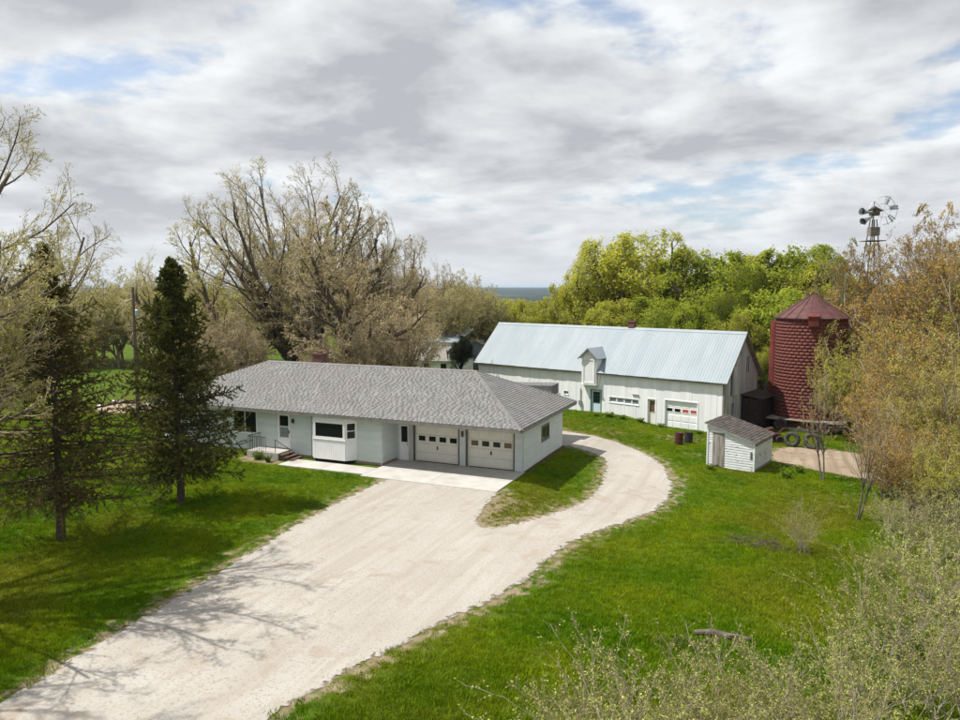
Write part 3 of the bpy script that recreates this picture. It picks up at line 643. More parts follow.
for i in range(nb):
    a0 = -BL + i * bw; a1 = a0 + bw - 0.006; cx = (a0 + a1) / 2
    top = 3.88; spans = [(-0.35, top)]
    for x0, x1, z0, z1 in openings:
        if x0 < cx < x1:
            spans = [q for s in spans for q in ((s[0], min(s[1], z0)), (max(s[0], z1), s[1])) if q[1] - q[0] > 0.05]
    for s0, s1 in spans: MB().fb(BF, a0, a1, s0, s1, -0.06, rb.uniform(0.0, 0.014)).ob("board", m_barnwhite, bwall)
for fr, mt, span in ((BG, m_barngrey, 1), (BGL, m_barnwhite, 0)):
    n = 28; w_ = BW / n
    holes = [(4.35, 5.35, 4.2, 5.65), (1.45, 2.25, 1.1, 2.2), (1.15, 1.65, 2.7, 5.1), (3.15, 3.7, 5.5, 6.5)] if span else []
    for i in range(n):
        a0, a1 = i * w_, (i + 1) * w_ - 0.008; cx = (a0 + a1) / 2; top = min(roofh(a0), roofh(a1)) - 0.06; spans = [(-0.35, top)]
        for x0, x1, z0, z1 in holes:
            if x0 < cx < x1: spans = [q for s in spans for q in ((s[0], min(s[1], z0)), (max(s[0], z1), s[1])) if q[1] - q[0] > 0.05]
        for k, (s0, s1) in enumerate(spans):
            d = rb.uniform(0, 0.02); st = s1 + (abs(roofh(a1) - roofh(a0)) if s1 == top else 0)
            up = roofh(a1) > roofh(a0); hA, hB = (s1, st) if up else (st, s1)
            MB().hexa([fr.p(a0, s0, -0.06), fr.p(a1, s0, -0.06), fr.p(a1, s0, d), fr.p(a0, s0, d), fr.p(a0, hA, -0.06), fr.p(a1, hB, -0.06), fr.p(a1, hB, d), fr.p(a0, hA, d)]).ob("board", mt, bwall)
MB().fb(BB, -BL, 0, -0.4, 3.8, -0.05, 0.0).ob("rear_boarding", m_barnwhite, bwall)
MB().fb(BF, -0.10, 0.02, -0.3, 3.8, 0.015, 0.03).ob("corner_board", m_fascia, bwall)
# front openings
def jamb(a0, a1, h0, h1, mat, w=0.09, par=barn, dep=-0.16, out=0.03, sill=False):
    j = MB(); j.fb(BF, a0 - w * 0.5, a0 + w * 0.5, h0, h1, dep, out); j.fb(BF, a1 - w * 0.5, a1 + w * 0.5, h0, h1, dep, out); j.fb(BF, a0 - w * 0.5, a1 + w * 0.5, h1 + 0.002, h1 + w, dep, out)
    if sill: j.fb(BF, a0 - w * 0.5, a1 + w * 0.5, h0 - w, h0 - 0.002, dep, out + 0.02)
    return j.ob("door_frame" if not sill else "window_frame", mat, par)
jamb(-4.75, -2.0, -0.25, 2.14, m_barnwhite)
gd = MB().fb(BF, -4.70, -2.05, -0.2, 2.13, -0.17, -0.12).ob("garage_door", m_barnwhite, barn)
for s in range(4):
    for k in range(4):
        x = -4.68 + k * 0.66; h = -0.02 + s * 0.53
        if s == 2:
            MB().frame(BF, x + 0.03, x + 0.61, 1.22, 1.58, 0.05, -0.12, -0.095).ob("window_frame", m_barnwhite, gd)
            MB().fb(BF, x + 0.08, x + 0.56, 1.27, 1.53, -0.118, -0.105).ob("pane", m_redpane if k > 1 else m_glass, gd)
        elif not (s == 3): MB().fb(BF, x + 0.04, x + 0.60, h + 0.06, h + 0.47, -0.12, -0.10).ob("panel", m_barnwhite, gd)
        else: MB().fb(BF, x + 0.04, x + 0.60, 1.66, 2.06, -0.12, -0.10).ob("panel", m_barnwhite, gd)
jamb(-6.25, -5.5, -0.25, 2.08, m_barnwhite)
d = MB().frame(BF, -6.20, -5.55, -0.05, 2.07, 0.10, -0.15, -0.10).ob("side_door", m_cream, barn)
MB().fb(BF, -6.10, -5.65, 0.05, 0.98, -0.15, -0.115).ob("door_panel", m_cream, d); MB().fb(BF, -6.10, -5.65, 0.985, 1.02, -0.15, -0.10).ob("rail", m_cream, d)
MB().fb(BF, -6.10, -5.65, 1.025, 1.97, -0.15, -0.13).ob("pane", m_brownglass, d); MB().fb(BF, -5.63, -5.58, 0.95, 1.05, -0.10, -0.06).ob("handle", m_iron, d)
MB().fb(BF, -6.45, -5.35, -0.25, -0.06, 0.04, 0.75).ob("door_step", m_conc, barn)
jamb(-11.5, -10.5, 0.1, 2.34, m_teal)
d = MB().frame(BF, -11.45, -10.55, 0.2, 2.33, 0.12, -0.13, -0.08).ob("blue_door", m_paleblue, barn)
MB().fb(BF, -11.33, -10.67, 0.32, 1.22, -0.13, -0.09).ob("door_panel", m_paleblue, d); MB().fb(BF, -11.33, -10.67, 1.222, 1.30, -0.13, -0.085).ob("rail", m_teal, d)
for ii in range(3):
    for jj in range(3): MB().fb(BF, -11.31 + ii * 0.22, -11.13 + ii * 0.22, 1.33 + jj * 0.30, 1.60 + jj * 0.30, -0.13, -0.10).ob("pane", m_glass, d)
MB().fb(BF, -11.33, -10.67, 1.31, 2.21, -0.132, -0.115).ob("sash", m_teal, d)
wj = jamb(-9.75, -7.0, 1.48, 1.92, m_barnwhite, w=0.06, dep=-0.12, out=0.02, sill=True)
for k in range(4):
    x = -9.72 + k * 0.69
    f = MB().frame(BF, x + 0.01, x + 0.66, 1.485, 1.915, 0.045, -0.10, -0.03).ob("window", m_barnwhite, barn); MB().fb(BF, x + 0.055, x + 0.615, 1.53, 1.87, -0.09, -0.07).ob("pane", m_dullglass, f)
jamb(-14.25, -13.75, 1.72, 2.02, m_barnwhite, w=0.05, dep=-0.1, out=0.02, sill=True)
f = MB().frame(BF, -14.24, -13.76, 1.73, 2.01, 0.03, -0.09, -0.03); f.fb(BF, -14.02, -13.98, 1.76, 1.98, -0.09, -0.03); f = f.ob("window", m_barnwhite, barn)
for x in (-14.21, -13.98): MB().fb(BF, x, x + 0.19, 1.76, 1.98, -0.09, -0.07).ob("pane", m_glass, f)
MB().fb(BF, -7.6, -7.0, 2.32, 2.35, 0.015, 0.10).ob("drip_ledge", m_oldwood, barn)
# gable end openings: frames with dark panes
for a0, a1, h0, h1 in ((4.35, 5.35, 4.2, 5.65), (1.45, 2.25, 1.1, 2.2), (3.15, 3.7, 5.5, 6.5)):
    f = MB().frame(BG, a0 + 0.02, a1 - 0.02, h0, h1, 0.08, -0.08, 0.03); f.fb(BG, (a0 + a1) / 2 - 0.02, (a0 + a1) / 2 + 0.02, h0 + 0.08, h1 - 0.08, -0.07, 0.015); f = f.ob("window", m_barngrey, barn)
    MB().fb(BG, a0 + 0.10, a1 - 0.10, h0 + 0.08, h1 - 0.08, -0.08, -0.05).ob("pane", m_glass, f)
MB().frame(BG, 1.12, 1.70, 2.66, 5.1, 0.06, -0.06, 0.03).ob("hay_opening", m_barngrey, barn)
hd = MB().fb(Fr((0, 1.72, 0), (0.25, 0.97, 0), (0.97, -0.25, 0)), 0.0, 0.55, 2.75, 5.0, 0.04, 0.08).ob("hay_shutter", m_barngrey, barn)
lt = MB().box(0.05, 1.55, 3.5, 6.9, -0.4, 2.35).ob("lean_to", m_chute, barn)  # guessed lean-to filling the dark gap, its darkness painted on the boards
for k in range(15): MB().box(0.06 + k * 0.1, 0.14 + k * 0.1, 3.47, 3.499, -0.35, 2.34).ob("board", m_leanto, lt)
for k in range(17): MB().box(1.551, 1.58, 3.5 + k * 0.2, 3.68 + k * 0.2, -0.35, 2.34).ob("board", m_leanto, lt)
MB().hexa([(0.03, 3.35, 2.62), (1.75, 3.35, 2.36), (1.75, 7.0, 2.36), (0.03, 7.0, 2.62), (0.03, 3.35, 2.68), (1.75, 3.35, 2.42), (1.75, 7.0, 2.42), (0.03, 7.0, 2.68)]).ob("lean_to_roof", m_leanto, lt)
# tin roof: sheets with three ribs each
sl = math.hypot(BW / 2 + 0.31, BR - BE); ca, sa = (BW / 2 + 0.31) / sl, (BR - BE) / sl
RF = Fr((0, -0.31, BE), (1, 0, 0), (0, -sa, ca), (0, ca, sa)); RBk = Fr((0, BW + 0.31, BE), (1, 0, 0), (0, sa, ca), (0, -ca, sa))
broof = MB().prism([(0.30, -0.28, BE - 0.03), (0.30, BW / 2, BR - 0.03), (0.30, BW + 0.28, BE - 0.03), (0.30, BW + 0.28, BE - 0.13), (0.30, BW / 2, BR - 0.16), (0.30, -0.28, BE - 0.13)], (-BL - 0.60, 0, 0)).ob("barn_roof", m_oldwood, barn)
ns = 35; sw = (BL + 0.63) / ns
for fr in (RF, RBk):
    for i in range(ns):
        a0 = -BL - 0.315 + i * sw; q = MB(); dz = rb.uniform(0, 0.006); q.fb(fr, a0, a0 + sw - 0.004, -0.02 + rb.uniform(-0.02, 0.01), sl + 0.005, dz, dz + 0.012)
        for k in range(3): q.fb(fr, a0 + 0.02 + k * sw / 3, a0 + 0.06 + k * sw / 3, -0.02, sl, dz + 0.012, dz + 0.024)
        q.ob("roof_sheet", m_tin, broof)
MB().prism([(0.33, BW / 2 - 0.2, BR - 0.13), (0.33, BW / 2, BR + 0.065), (0.33, BW / 2 + 0.2, BR - 0.13), (0.33, BW / 2, BR + 0.03)], (-BL - 0.66, 0, 0)).ob("ridge_cap", m_tin, broof)
for sx in (0.318, -BL - 0.345): MB().hexa([(sx, -0.32, BE - 0.15), (sx + 0.03, -0.32, BE - 0.15), (sx + 0.03, BW / 2, BR - 0.17), (sx, BW / 2, BR - 0.17), (sx, -0.32, BE + 0.02), (sx + 0.03, -0.32, BE + 0.02), (sx + 0.03, BW / 2, BR + 0.02), (sx, BW / 2, BR + 0.02)]).hexa([(sx, BW / 2, BR - 0.17), (sx + 0.03, BW / 2, BR - 0.17), (sx + 0.03, BW + 0.32, BE - 0.15), (sx, BW + 0.32, BE - 0.15), (sx, BW / 2, BR + 0.02), (sx + 0.03, BW / 2, BR + 0.02), (sx + 0.03, BW + 0.32, BE + 0.02), (sx, BW + 0.32, BE + 0.02)]).ob("bargeboard", m_fascia, broof)
MB().box(-9.95, -9.42, BW / 2 - 0.1, BW / 2 + 0.4, BR - 0.5, BR + 0.62).box(-10.0, -9.37, BW / 2 - 0.15, BW / 2 + 0.45, BR + 0.50, BR + 0.60).ob("chimney", m_chim, broof)
# hay dormer
dx0, dx1, dm = -12.22, -10.82, -11.52; dyb = 2.0
dorm = MB().prism([(dx0, -0.37, 2.86), (dx1, -0.37, 2.86), (dx1, -0.37, 5.20), (dm, -0.37, 5.83), (dx0, -0.37, 5.20)], (0, dyb + 0.27, 0)).ob("hay_dormer", m_white, barn)
MB().frame(BF, dx0 + 0.12, dx1 - 0.12, 2.92, 5.02, 0.12, 0.371, 0.43).ob("hay_door_frame", m_white, dorm)
for k in range(5): MB().fb(BF, -11.975 + k * 0.182, -11.80 + k * 0.182, 3.05, 4.89, 0.371, 0.385).ob("hay_door_board", m_white, dorm)
MB().fb(BF, dx0 - 0.05, dx1 + 0.05, 2.80, 2.858, 0.02, 0.44).ob("sill", m_white, dorm)
for s, xe in ((-1, dx0 - 0.24), (1, dx1 + 0.24)):
    ze = 5.83 - (abs(xe - dm)) * (0.63 / 0.70)
    q = MB().hexa([(xe, -0.62, ze + 0.02), (dm, -0.62, 5.87), (dm, 2.15, 5.87), (xe, 1.75, ze + 0.02), (xe, -0.62, ze + 0.07), (dm, -0.62, 5.93), (dm, 2.15, 5.93), (xe, 1.75, ze + 0.07)]).ob("dormer_roof", m_tin, dorm)
    MB().hexa([(xe, -0.65, ze - 0.06), (dm, -0.65, 5.79), (dm, -0.625, 5.79), (xe, -0.625, ze - 0.06), (xe, -0.65, ze + 0.075), (dm, -0.65, 5.935), (dm, -0.625, 5.935), (xe, -0.625, ze + 0.075)]).ob("dormer_bargeboard", m_fascia, dorm)
MB().hexa([(dx1 + 0.02, 1.15, 5.14), (dx1 + 0.42, 1.15, 5.10), (dx1 + 0.42, 1.30, 5.10), (dm, 2.10, 5.93), (dx1 + 0.02, 1.15, 5.20), (dx1 + 0.42, 1.15, 5.16), (dx1 + 0.42, 1.30, 5.16), (dm, 2.15, 5.99)]).ob("valley_flashing", m_tinwhite, dorm)
MB().prism([(dx1 + 0.03, -0.02, 2.3), (dx1 + 0.03, -0.02, 3.9), (dx1 + 0.30, -0.02, 3.9)], (0, -0.10, 0)).ob("bracket", m_white, dorm)
MB().tube([(-12.5, -0.06, 1.3), (-12.5, -0.06, 2.4)], 0.03, 6).box(-12.62, -12.38, -0.16, -0.02, 0.95, 1.35).ob("electric_meter", m_steel, barn)

# ------------------------------------------------------------------ silo
SX, SY = 14.55, 26.4; SZ = Tz(SX, SY); SR = 2.58; ST = 7.62 - SZ
silo = empty("silo", (SX, SY, SZ), label="round red glazed tile silo with a conical metal cap, right of the barn", cat="silo")
MB().lathe([(SR - 0.006, -0.4), (SR - 0.006, ST + 0.02), (SR - 0.25, ST + 0.02), (SR - 0.25, -0.4)], sides=64, close=True).ob("mortar_wall", m_mortar, silo, smooth=False)
V, Fq = [], []; nr = int((ST - 0.25) / 0.25)
for r in range(nr):
    z0 = 0.25 + r * (ST - 0.25) / nr; z1 = z0 + (ST - 0.25) / nr - 0.018
    for k in range(40):
        a0 = 2 * PI * (k + 0.5 * (r % 2)) / 40 + 0.006; a1 = a0 + 2 * PI / 40 - 0.009; R = SR + 0.009
        q = [(math.cos(a) * rr, math.sin(a) * rr, z) for rr in (SR - 0.08, R) for a, z in ((a0, z0), (a1, z0), (a1, z1), (a0, z1))]
        b = len(V); V += q; Fq += [tuple(b + i for i in f) for f in ((4, 5, 6, 7), (0, 1, 5, 4), (1, 2, 6, 5), (2, 3, 7, 6), (3, 0, 4, 7))]
link("tile_blocks", np_mesh("tile_blocks", np.array(V), [np.array(Fq)], m_brick), silo, kind="stuff")
MB().lathe([(SR + 0.06, -0.4), (SR + 0.06, 0.24), (SR - 0.05, 0.26)], sides=48).ob("footing", m_conc, silo)
cap = MB().lathe([(SR + 0.16, ST - 0.02), (SR + 0.16, ST + 0.05), (0.25, ST + 1.74), (0.0, ST + 1.78)], sides=36).ob("cap", m_silocap, silo)
for k in range(18):
    a = 2 * PI * k / 18 + 0.1
    MB().tube([(math.cos(a) * (SR + 0.17), math.sin(a) * (SR + 0.17), ST + 0.06), (math.cos(a) * 0.26, math.sin(a) * 0.26, ST + 1.76)], 0.028, 5).ob("seam", m_silocap, cap)
MB().box(-0.28, 0.42, -SR - 0.24, -SR + 0.7, ST - 0.55, ST + 0.16).hexa([(-0.36, -SR - 0.3, ST + 0.16), (0.50, -SR - 0.3, ST + 0.16), (0.50, -SR + 0.9, ST + 0.5), (-0.36, -SR + 0.9, ST + 0.5), (-0.36, -SR - 0.3, ST + 0.22), (0.50, -SR - 0.3, ST + 0.22), (0.50, -SR + 0.9, ST + 0.56), (-0.36, -SR + 0.9, ST + 0.56)]).ob("filling_hatch", m_chute, silo)
pr = []
for k in range(9): a = PI * 0.5 + PI * k / 8; pr.append((-SR + 0.05 + 0.48 * math.cos(a), 0.55 + 0.55 * math.sin(a)))
ch = MB()
for (xa, ya), (xb, yb) in zip(pr[:-1], pr[1:]):
    ch.add([(xa, ya, -0.2), (xb, yb, -0.2), (xb, yb, ST - 0.3), (xa, ya, ST - 0.3)], [(0, 1, 2, 3)])
ch.add([(*q, ST - 0.3) for q in pr], [tuple(range(9))]); ch.ob("chute", m_chute, silo)

# ------------------------------------------------------------------ windmill with loudspeakers
m_mill = M("weathered_mill_steel", (0.07, 0.055, 0.045), (0.13, 0.105, 0.085), scale=4, rough=0.8)
wp = P(868, 66); HUB = hgt(214, 66, wp[2]); PLAT = hgt(242, 66, wp[2])
mill = empty("windmill", wp, CYAW, label="old broken farm windmill on a lattice tower with two horn loudspeakers", cat="windmill")
def leg(z, s): w_ = 1.5 * (1 - z / HUB) + 0.13; return (s[0] * w_, s[1] * w_, z)
cs = [(-1, -1), (1, -1), (1, 1), (-1, 1)]
for s in cs: MB().tube([leg(-0.3, s), leg(HUB - 0.6, s)], 0.05, 5).ob("leg", m_mill, mill)
lv = [0.4, 2.6, 4.8, 6.9, 8.9, 10.7, 12.4, PLAT]
for i, z in enumerate(lv):
    g = MB()
    for a, b in zip(cs, cs[1:] + cs[:1]): g.tube([leg(z, a), leg(z, b)], 0.03, 4)
    g.ob("girt", m_mill, mill)
    if i < len(lv) - 1:
        g = MB()
        for a, b in zip(cs, cs[1:] + cs[:1]): g.tube([leg(z, a), leg(lv[i + 1], b)], 0.018, 4); g.tube([leg(z, b), leg(lv[i + 1], a)], 0.018, 4)
        g.ob("brace", m_mill, mill)
MB().box(-0.85, 0.85, -0.7, 0.7, PLAT, PLAT + 0.07).ob("platform", m_oldwood, mill)
MB().box(-0.28, 0.40, -0.3, 0.3, HUB - 0.25, HUB + 0.2).tube([(-0.5, 0, HUB + 0.18), (0.0, 0, HUB + 0.42), (0.75, 0, HUB + 0.16)], [0.06, 0.22, 0.08], 8).ob("gearbox", m_mill, mill)
MB().tube([(0.0, 0, PLAT), (0.0, 0, HUB + 1.0)], 0.05, 6).ob("mast", m_steel, mill)
WC = np.array([1.05, 0.35, HUB + 0.22]); wr_ = 1.22
wheel = MB(); ang = [a for a in np.linspace(0.15 * PI, 1.05 * PI, 22)]
wheel.tube([WC + np.array([math.cos(a), 0.12 * math.sin(3 * a), math.sin(a)]) * wr_ for a in ang], 0.022, 4)
wheel.tube([WC + np.array([math.cos(a), 0, math.sin(a)]) * wr_ for a in np.linspace(-0.5 * PI, 0.12 * PI, 14)], 0.022, 4)
wheel.tube([WC + np.array([math.cos(a), 0.05, math.sin(a)]) * wr_ * 0.5 for a in np.linspace(0, 2 * PI, 20)], 0.016, 4)
wheel = wheel.ob("wheel_rim", m_steel, mill)
for k in range(6): a = 2 * PI * k / 6 + 0.3; MB().tube([WC, WC + np.array([math.cos(a), 0, math.sin(a)]) * wr_], 0.014, 4).ob("spoke", m_steel, wheel)
for a, tw in ((0.15, 0.3), (0.32, -0.2), (0.5, 0.4), (1.15, 0.1), (1.4, 0.6), (-0.6, 0.2), (-0.85, -0.3), (-1.2, 0.5)):
    r = np.array([math.cos(a), 0, math.sin(a)]); t = np.array([-math.sin(a) * math.cos(tw), math.sin(tw) + 0.5, math.cos(a) * math.cos(tw)]) * 0.10
    q = WC + r * 0.62; e_ = WC + r * (wr_ + 0.12)
    MB().hexa([q - t * 0.6, q + t * 0.6, q + t * 0.6 + (0, .012, 0), q - t * 0.6 + (0, .012, 0), e_ - t, e_ + t, e_ + t + (0, .012, 0), e_ - t + (0, .012, 0)]).ob("blade", m_steel, wheel)
for (x, z, tz, ln) in ((-0.35, 0.0, 0.02, 1.15), (-0.30, -0.42, -0.42, 1.1)):
    o = np.array([x, -0.25, HUB + z]); dd = np.array([-0.92, -0.35, tz]); dd /= np.linalg.norm(dd)
    MB().tube([o, o + dd * 0.25 * ln, o + dd * 0.45 * ln, o + dd * 0.8 * ln, o + dd * ln], [0.09, 0.11, 0.14, 0.24, 0.34], 14, cap=False).tube([o - dd * 0.15, o + dd * 0.05], [0.09, 0.12], 10).ob("horn_speaker", m_steel, mill)
MB().box(-0.35, 0.45, -0.35, 0.35, PLAT + 0.5, PLAT + 1.25).ob("equipment_box", m_oldwood, mill)

# ------------------------------------------------------------------ small lean-to shed
sp = G(706.7, 465.5); SHT = 0.26
shed = empty("garden_shed", (sp[0], sp[1], sp[2]), -SHT, label="small peeling white shed with a dark slanted shingle roof", cat="shed")
SW, SD, HL, HR = 2.75, 3.3, 2.5, 1.75
MB().prism([(0.04, 0.03, -0.2), (SW - 0.04, 0.03, -0.2), (SW - 0.04, 0.03, HR - 0.05), (0.04, 0.03, HL - 0.05)], (0, SD - 0.06, 0)).ob("shed_wall", m_sheddoor, shed)
sw_ = [o for o in shed.children if o.name.startswith("shed_wall")][0]
def htop(x): return HL + (HR - HL) * x / SW
for i in range(17):
    z = 0.02 + i * 0.145; segs = [(0.0, 0.32), (1.02, SW)]
    if z > 1.95: segs = [(0.0, SW)]
    for s0, s1 in segs:
        xm = (HL - 0.03 - z - 0.145) / (HL - HR) * SW
        e1 = min(s1, xm) if z + 0.145 > HR else s1
        e1b = min(s1, (HL - 0.03 - z) / (HL - HR) * SW)
        if e1b - s0 < 0.1: continue
        e1 = max(e1, s0 + 0.02); j = rb.uniform(-0.012, 0.012)
        MB().hexa([(s0, 0.03, z + j), (e1b, 0.03, z - j), (e1b, -0.005, z - j), (s0, -0.005, z + j), (s0, 0.03, z + 0.14), (e1, 0.03, z + 0.14), (e1, 0.018, z + 0.14), (s0, 0.018, z + 0.14)]).ob("board", m_shedwall, sw_)
for i in range(5): MB().box(0.34 + i * 0.135, 0.465 + i * 0.135, -0.02, 0.028, 0.02 + rb.uniform(0, 0.15), 1.93).ob("door_board", m_sheddoor, sw_)
MB().box(2.52, 2.62, -0.03, -0.006, 0.75, 1.15).ob("hatch", m_brownjamb, shed)
for i in range(12):
    z = 0.02 + i * 0.145
    if z + 0.14 < HR: MB().box(SW - 0.03, SW + 0.006, 0.0, SD, z + rb.uniform(-0.01, 0.01), z + 0.138).ob("board", m_sheddoor if rb.random() < 0.45 else m_shedwall, sw_)
for i in range(17):
    z = 0.02 + i * 0.145
    if z + 0.14 < HL: MB().box(-0.006, 0.03, 0.0, SD, z, z + 0.138).ob("board", m_shedwall, sw_)
MB().box(-0.03, 0.05, -0.03, 0.0, -0.1, HL - 0.06).ob("corner_board", m_shedwall, sw_); MB().box(SW - 0.06, SW + 0.02, -0.03, -0.005, -0.1, HR - 0.06).ob("corner_board", m_shedwall, sw_)
so = 0.16; sr = MB().prism([(-so, -so, HL + 0.0 + so * 0.27), (SW + so, -so, HR - so * 0.27), (SW + so, -so, HR + 0.05 - so * 0.27), (-so, -so, HL + 0.05 + so * 0.27)], (0, SD + 2 * so, 0)).ob("shed_roof", m_shedwall, shed)
V, Fq = shingle_plane((SW + so + 0.02, -so - 0.02, HR + 0.055 - so * 0.27), (SW + so + 0.02, SD + so, HR + 0.055 - so * 0.27), (-so, -so - 0.02, HL + 0.055 + so * 0.27), (-so, SD + so, HL + 0.055 + so * 0.27), rs, expo=0.19, wid=0.26, lift=0.02)
link("shingles", np_mesh("shingles", V, [Fq], m_shedroof), sr, kind="stuff")

# ------------------------------------------------------------------ drums, old wagon, tyres and machine by the silo
def drum(px, py, mat, label, hh=0.88, rr=0.29, tilt=0.0):
    p = G(px, py); o = empty("oil_drum", (p[0], p[1], p[2] - 0.02), 0.4, label=label, cat="barrel", group="steel drums on the grass by the barn"); o.rotation_euler = (tilt, 0.02, 0.4)
    MB().lathe([(0, 0), (rr, 0), (rr, hh * .32), (rr + .014, hh * .335), (rr, hh * .35), (rr, hh * .65), (rr + .014, hh * .665), (rr, hh * .68), (rr, hh - 0.02), (rr + .012, hh), (rr - .02, hh), (rr - .02, hh - .02), (0, hh - .02)], sides=20).ob("drum_body", mat, o, smooth=False)
    MB().lathe([(0.0, hh - .018), (0.035, hh - .018), (0.035, hh - 0.002), (0, hh - 0.002)], c=(0.12, 0.1, 0), sides=10).ob("bung", m_steel, o)
drum(678.7, 444.6, m_rust, "rusty dark red oil drum on the grass before the barn")
drum(688.2, 442.8, m_blackdrum, "black oil drum beside the red one before the barn", hh=0.80)
def tyre(name, c, R, w, rz, lean, label=None, parent=None, rim=True):
    o = empty(name, c, 0, **(dict(label=label, cat="tyre", group="old tyres by the silo") if label else {})); o.parent = parent
    o.rotation_euler = (PI / 2 + lean, 0, rz)
    prof = [(R * .55, -w * .42), (R * .78, -w * .5), (R * .95, -w * .42), (R, -w * .2), (R, w * .2), (R * .95, w * .42), (R * .78, w * .5), (R * .55, w * .42)]
    MB().lathe(prof, sides=24, close=True).ob("tread", m_rubber, o, smooth=True)
    if rim: MB().lathe([(0.0, -w * .2), (R * .2, -w * .25), (R * .5, -w * .12), (R * .57, -w * .4), (R * .57, w * .4), (R * .5, w * .12), (0, w * .1)], sides=20).ob("rim", m_rust, o, smooth=False)
    return o
wa = P(800, 56.2); wagon = empty("flatbed_wagon", (wa[0] + 0.6, wa[1] - 0.3, wa[2]), -0.22, label="derelict flatbed farm wagon with grey plank deck beside the silo", cat="wagon")
for k in range(7): MB().box(-2.6, 2.9, -1.05 + k * 0.3, -0.77 + k * 0.3, 0.86, 0.92).ob("plank", m_oldwood, wagon)
MB().box(-2.5, 2.8, -0.65, -0.5, 0.70, 0.858).box(-2.5, 2.8, 0.5, 0.65, 0.70, 0.858).ob("frame_rail", m_rust, wagon)
for x in (-1.5, 1.6):
    MB().tube([(x, -0.9, 0.48), (x, 0.9, 0.48)], 0.05, 8).box(x - 0.08, x + 0.08, -0.6, 0.6, 0.50, 0.69).ob("axle", m_rust, wagon)
    for y in (-0.98, 0.98):
        w_ = tyre("wheel", (x, y, 0.48), 0.48, 0.24, 0, 0, parent=wagon)
MB().tube([(-2.5, 0, 0.6), (-3.6, 0.1, 0.3)], 0.05, 6).ob("drawbar", m_rust, wagon)
tp = G(812, 449); tyre("tractor_tyre", (tp[0], tp[1], tp[2] + 0.54), 0.56, 0.34, -0.2, -0.14, "large bare black tyre leaning by the wagon, left one", rim=False)
tp = G(792, 446.5); tyre("tractor_tyre", (tp[0], tp[1], tp[2] + 0.50), 0.52, 0.32, -0.35, -0.14, "large bare black tyre leaning by the wagon, nearest the shed", rim=False)
mp_ = G(772, 443); mach = empty("rusty_mower", (mp_[0], mp_[1] + 0.4, mp_[2]), 0.3, label="rusty dark red farm implement at the foot of the silo", cat="machine")
MB().box(-0.55, 0.5, -0.3, 0.35, 0.30, 0.62).prism([(-0.5, -0.28, 0.62), (0.2, -0.28, 0.62), (0.0, -0.28, 1.05), (-0.38, -0.28, 0.98)], (0, 0.55, 0)).ob("housing", m_rust, mach)
MB().tube([(0.3, 0, 0.55), (0.75, 0.1, 0.95), (1.1, 0.15, 1.0)], 0.05, 6).tube([(-0.5, 0, 0.4), (-1.1, -0.1, 0.15)], 0.05, 6).ob("lever", m_rust, mach)
for x in (-0.4, 0.4):
    for y in (-0.42, 0.45): w_ = tyre("wheel", (x, y, 0.26), 0.27, 0.14, 0, 0, parent=mach)

# ------------------------------------------------------------------ utility poles, rubble, far sheds
def upole(p, H, label, arm=True):
    o = empty("utility_pole", p, CYAW, label=label, cat="utility pole", group="wooden utility poles")
    MB().tube([(0, 0, -0.4), (0, 0, H * 0.5), (0.03, 0, H)], [0.17, 0.14, 0.10], 10).ob("shaft", m_pole, o)
    if arm:
        MB().box(-1.1, 1.1, -0.19, -0.09, H - 0.75, H - 0.63).ob("crossarm", m_pole, o)
        for x in (-1.0, -0.45, 0.45, 1.0): MB().lathe([(0, 0), (0.05, 0.0), (0.06, 0.06), (0.03, 0.14), (0, 0.15)], c=(x, -0.14, H - 0.63), sides=8).ob("insulator", m_steel, o)
    MB().lathe([(0, 0), (0.15, 0.0), (0.17, 0.1), (0.17, 0.5), (0.12, 0.56), (0, 0.56)], c=(0.34 if not arm else -0.34, -0.1, H - 2.3), sides=14).ob("transformer", m_steel, o)
pp = P(134, 57.5); upole(pp, hgt(287, 57.5, pp[2]), "dark wooden utility pole standing left of the pointed spruce", arm=False)
pp = P(287, 74); upole(pp, hgt(254, 74, pp[2]), "utility pole with crossarm amid the big bare tree behind the house")
rp = P(122, 60.0); rub = empty("rubble_heap", rp, 0.3, label="low heap of red bricks and white debris on the far lawn", cat="rubble")
rr_ = random.Random(4)
for mt, n, nm in ((m_chim, 60, "red_bricks"), (m_white, 22, "white_debris")):
    q = MB()
    for _ in range(n):
        a = rr_.uniform(0, 2 * PI); d_ = rr_.random() ** 0.6; x, y = 2.7 * d_ * math.cos(a), 1.1 * d_ * math.sin(a); z = 0.75 * (1 - d_) * rr_.uniform(0.5, 1.1) + 0.06; s = rr_.uniform(0.12, 0.30)
        th = rr_.uniform(0, PI); fr = Fr((x, y, z), (math.cos(th), math.sin(th), rr_.uniform(-.3, .3)), (-math.sin(th), math.cos(th), 0)); q.fb(fr, -s * 1.3, s * 1.3, -0.12, 0.1, -s * 0.7, s * 0.7)
    q.ob(nm, mt, rub, kind="stuff")
MB().lathe([(2.9, -0.1), (2.2, 0.12), (1.0, 0.5), (0, 0.62)], sides=16).ob("soil_mound", m_found, rub)
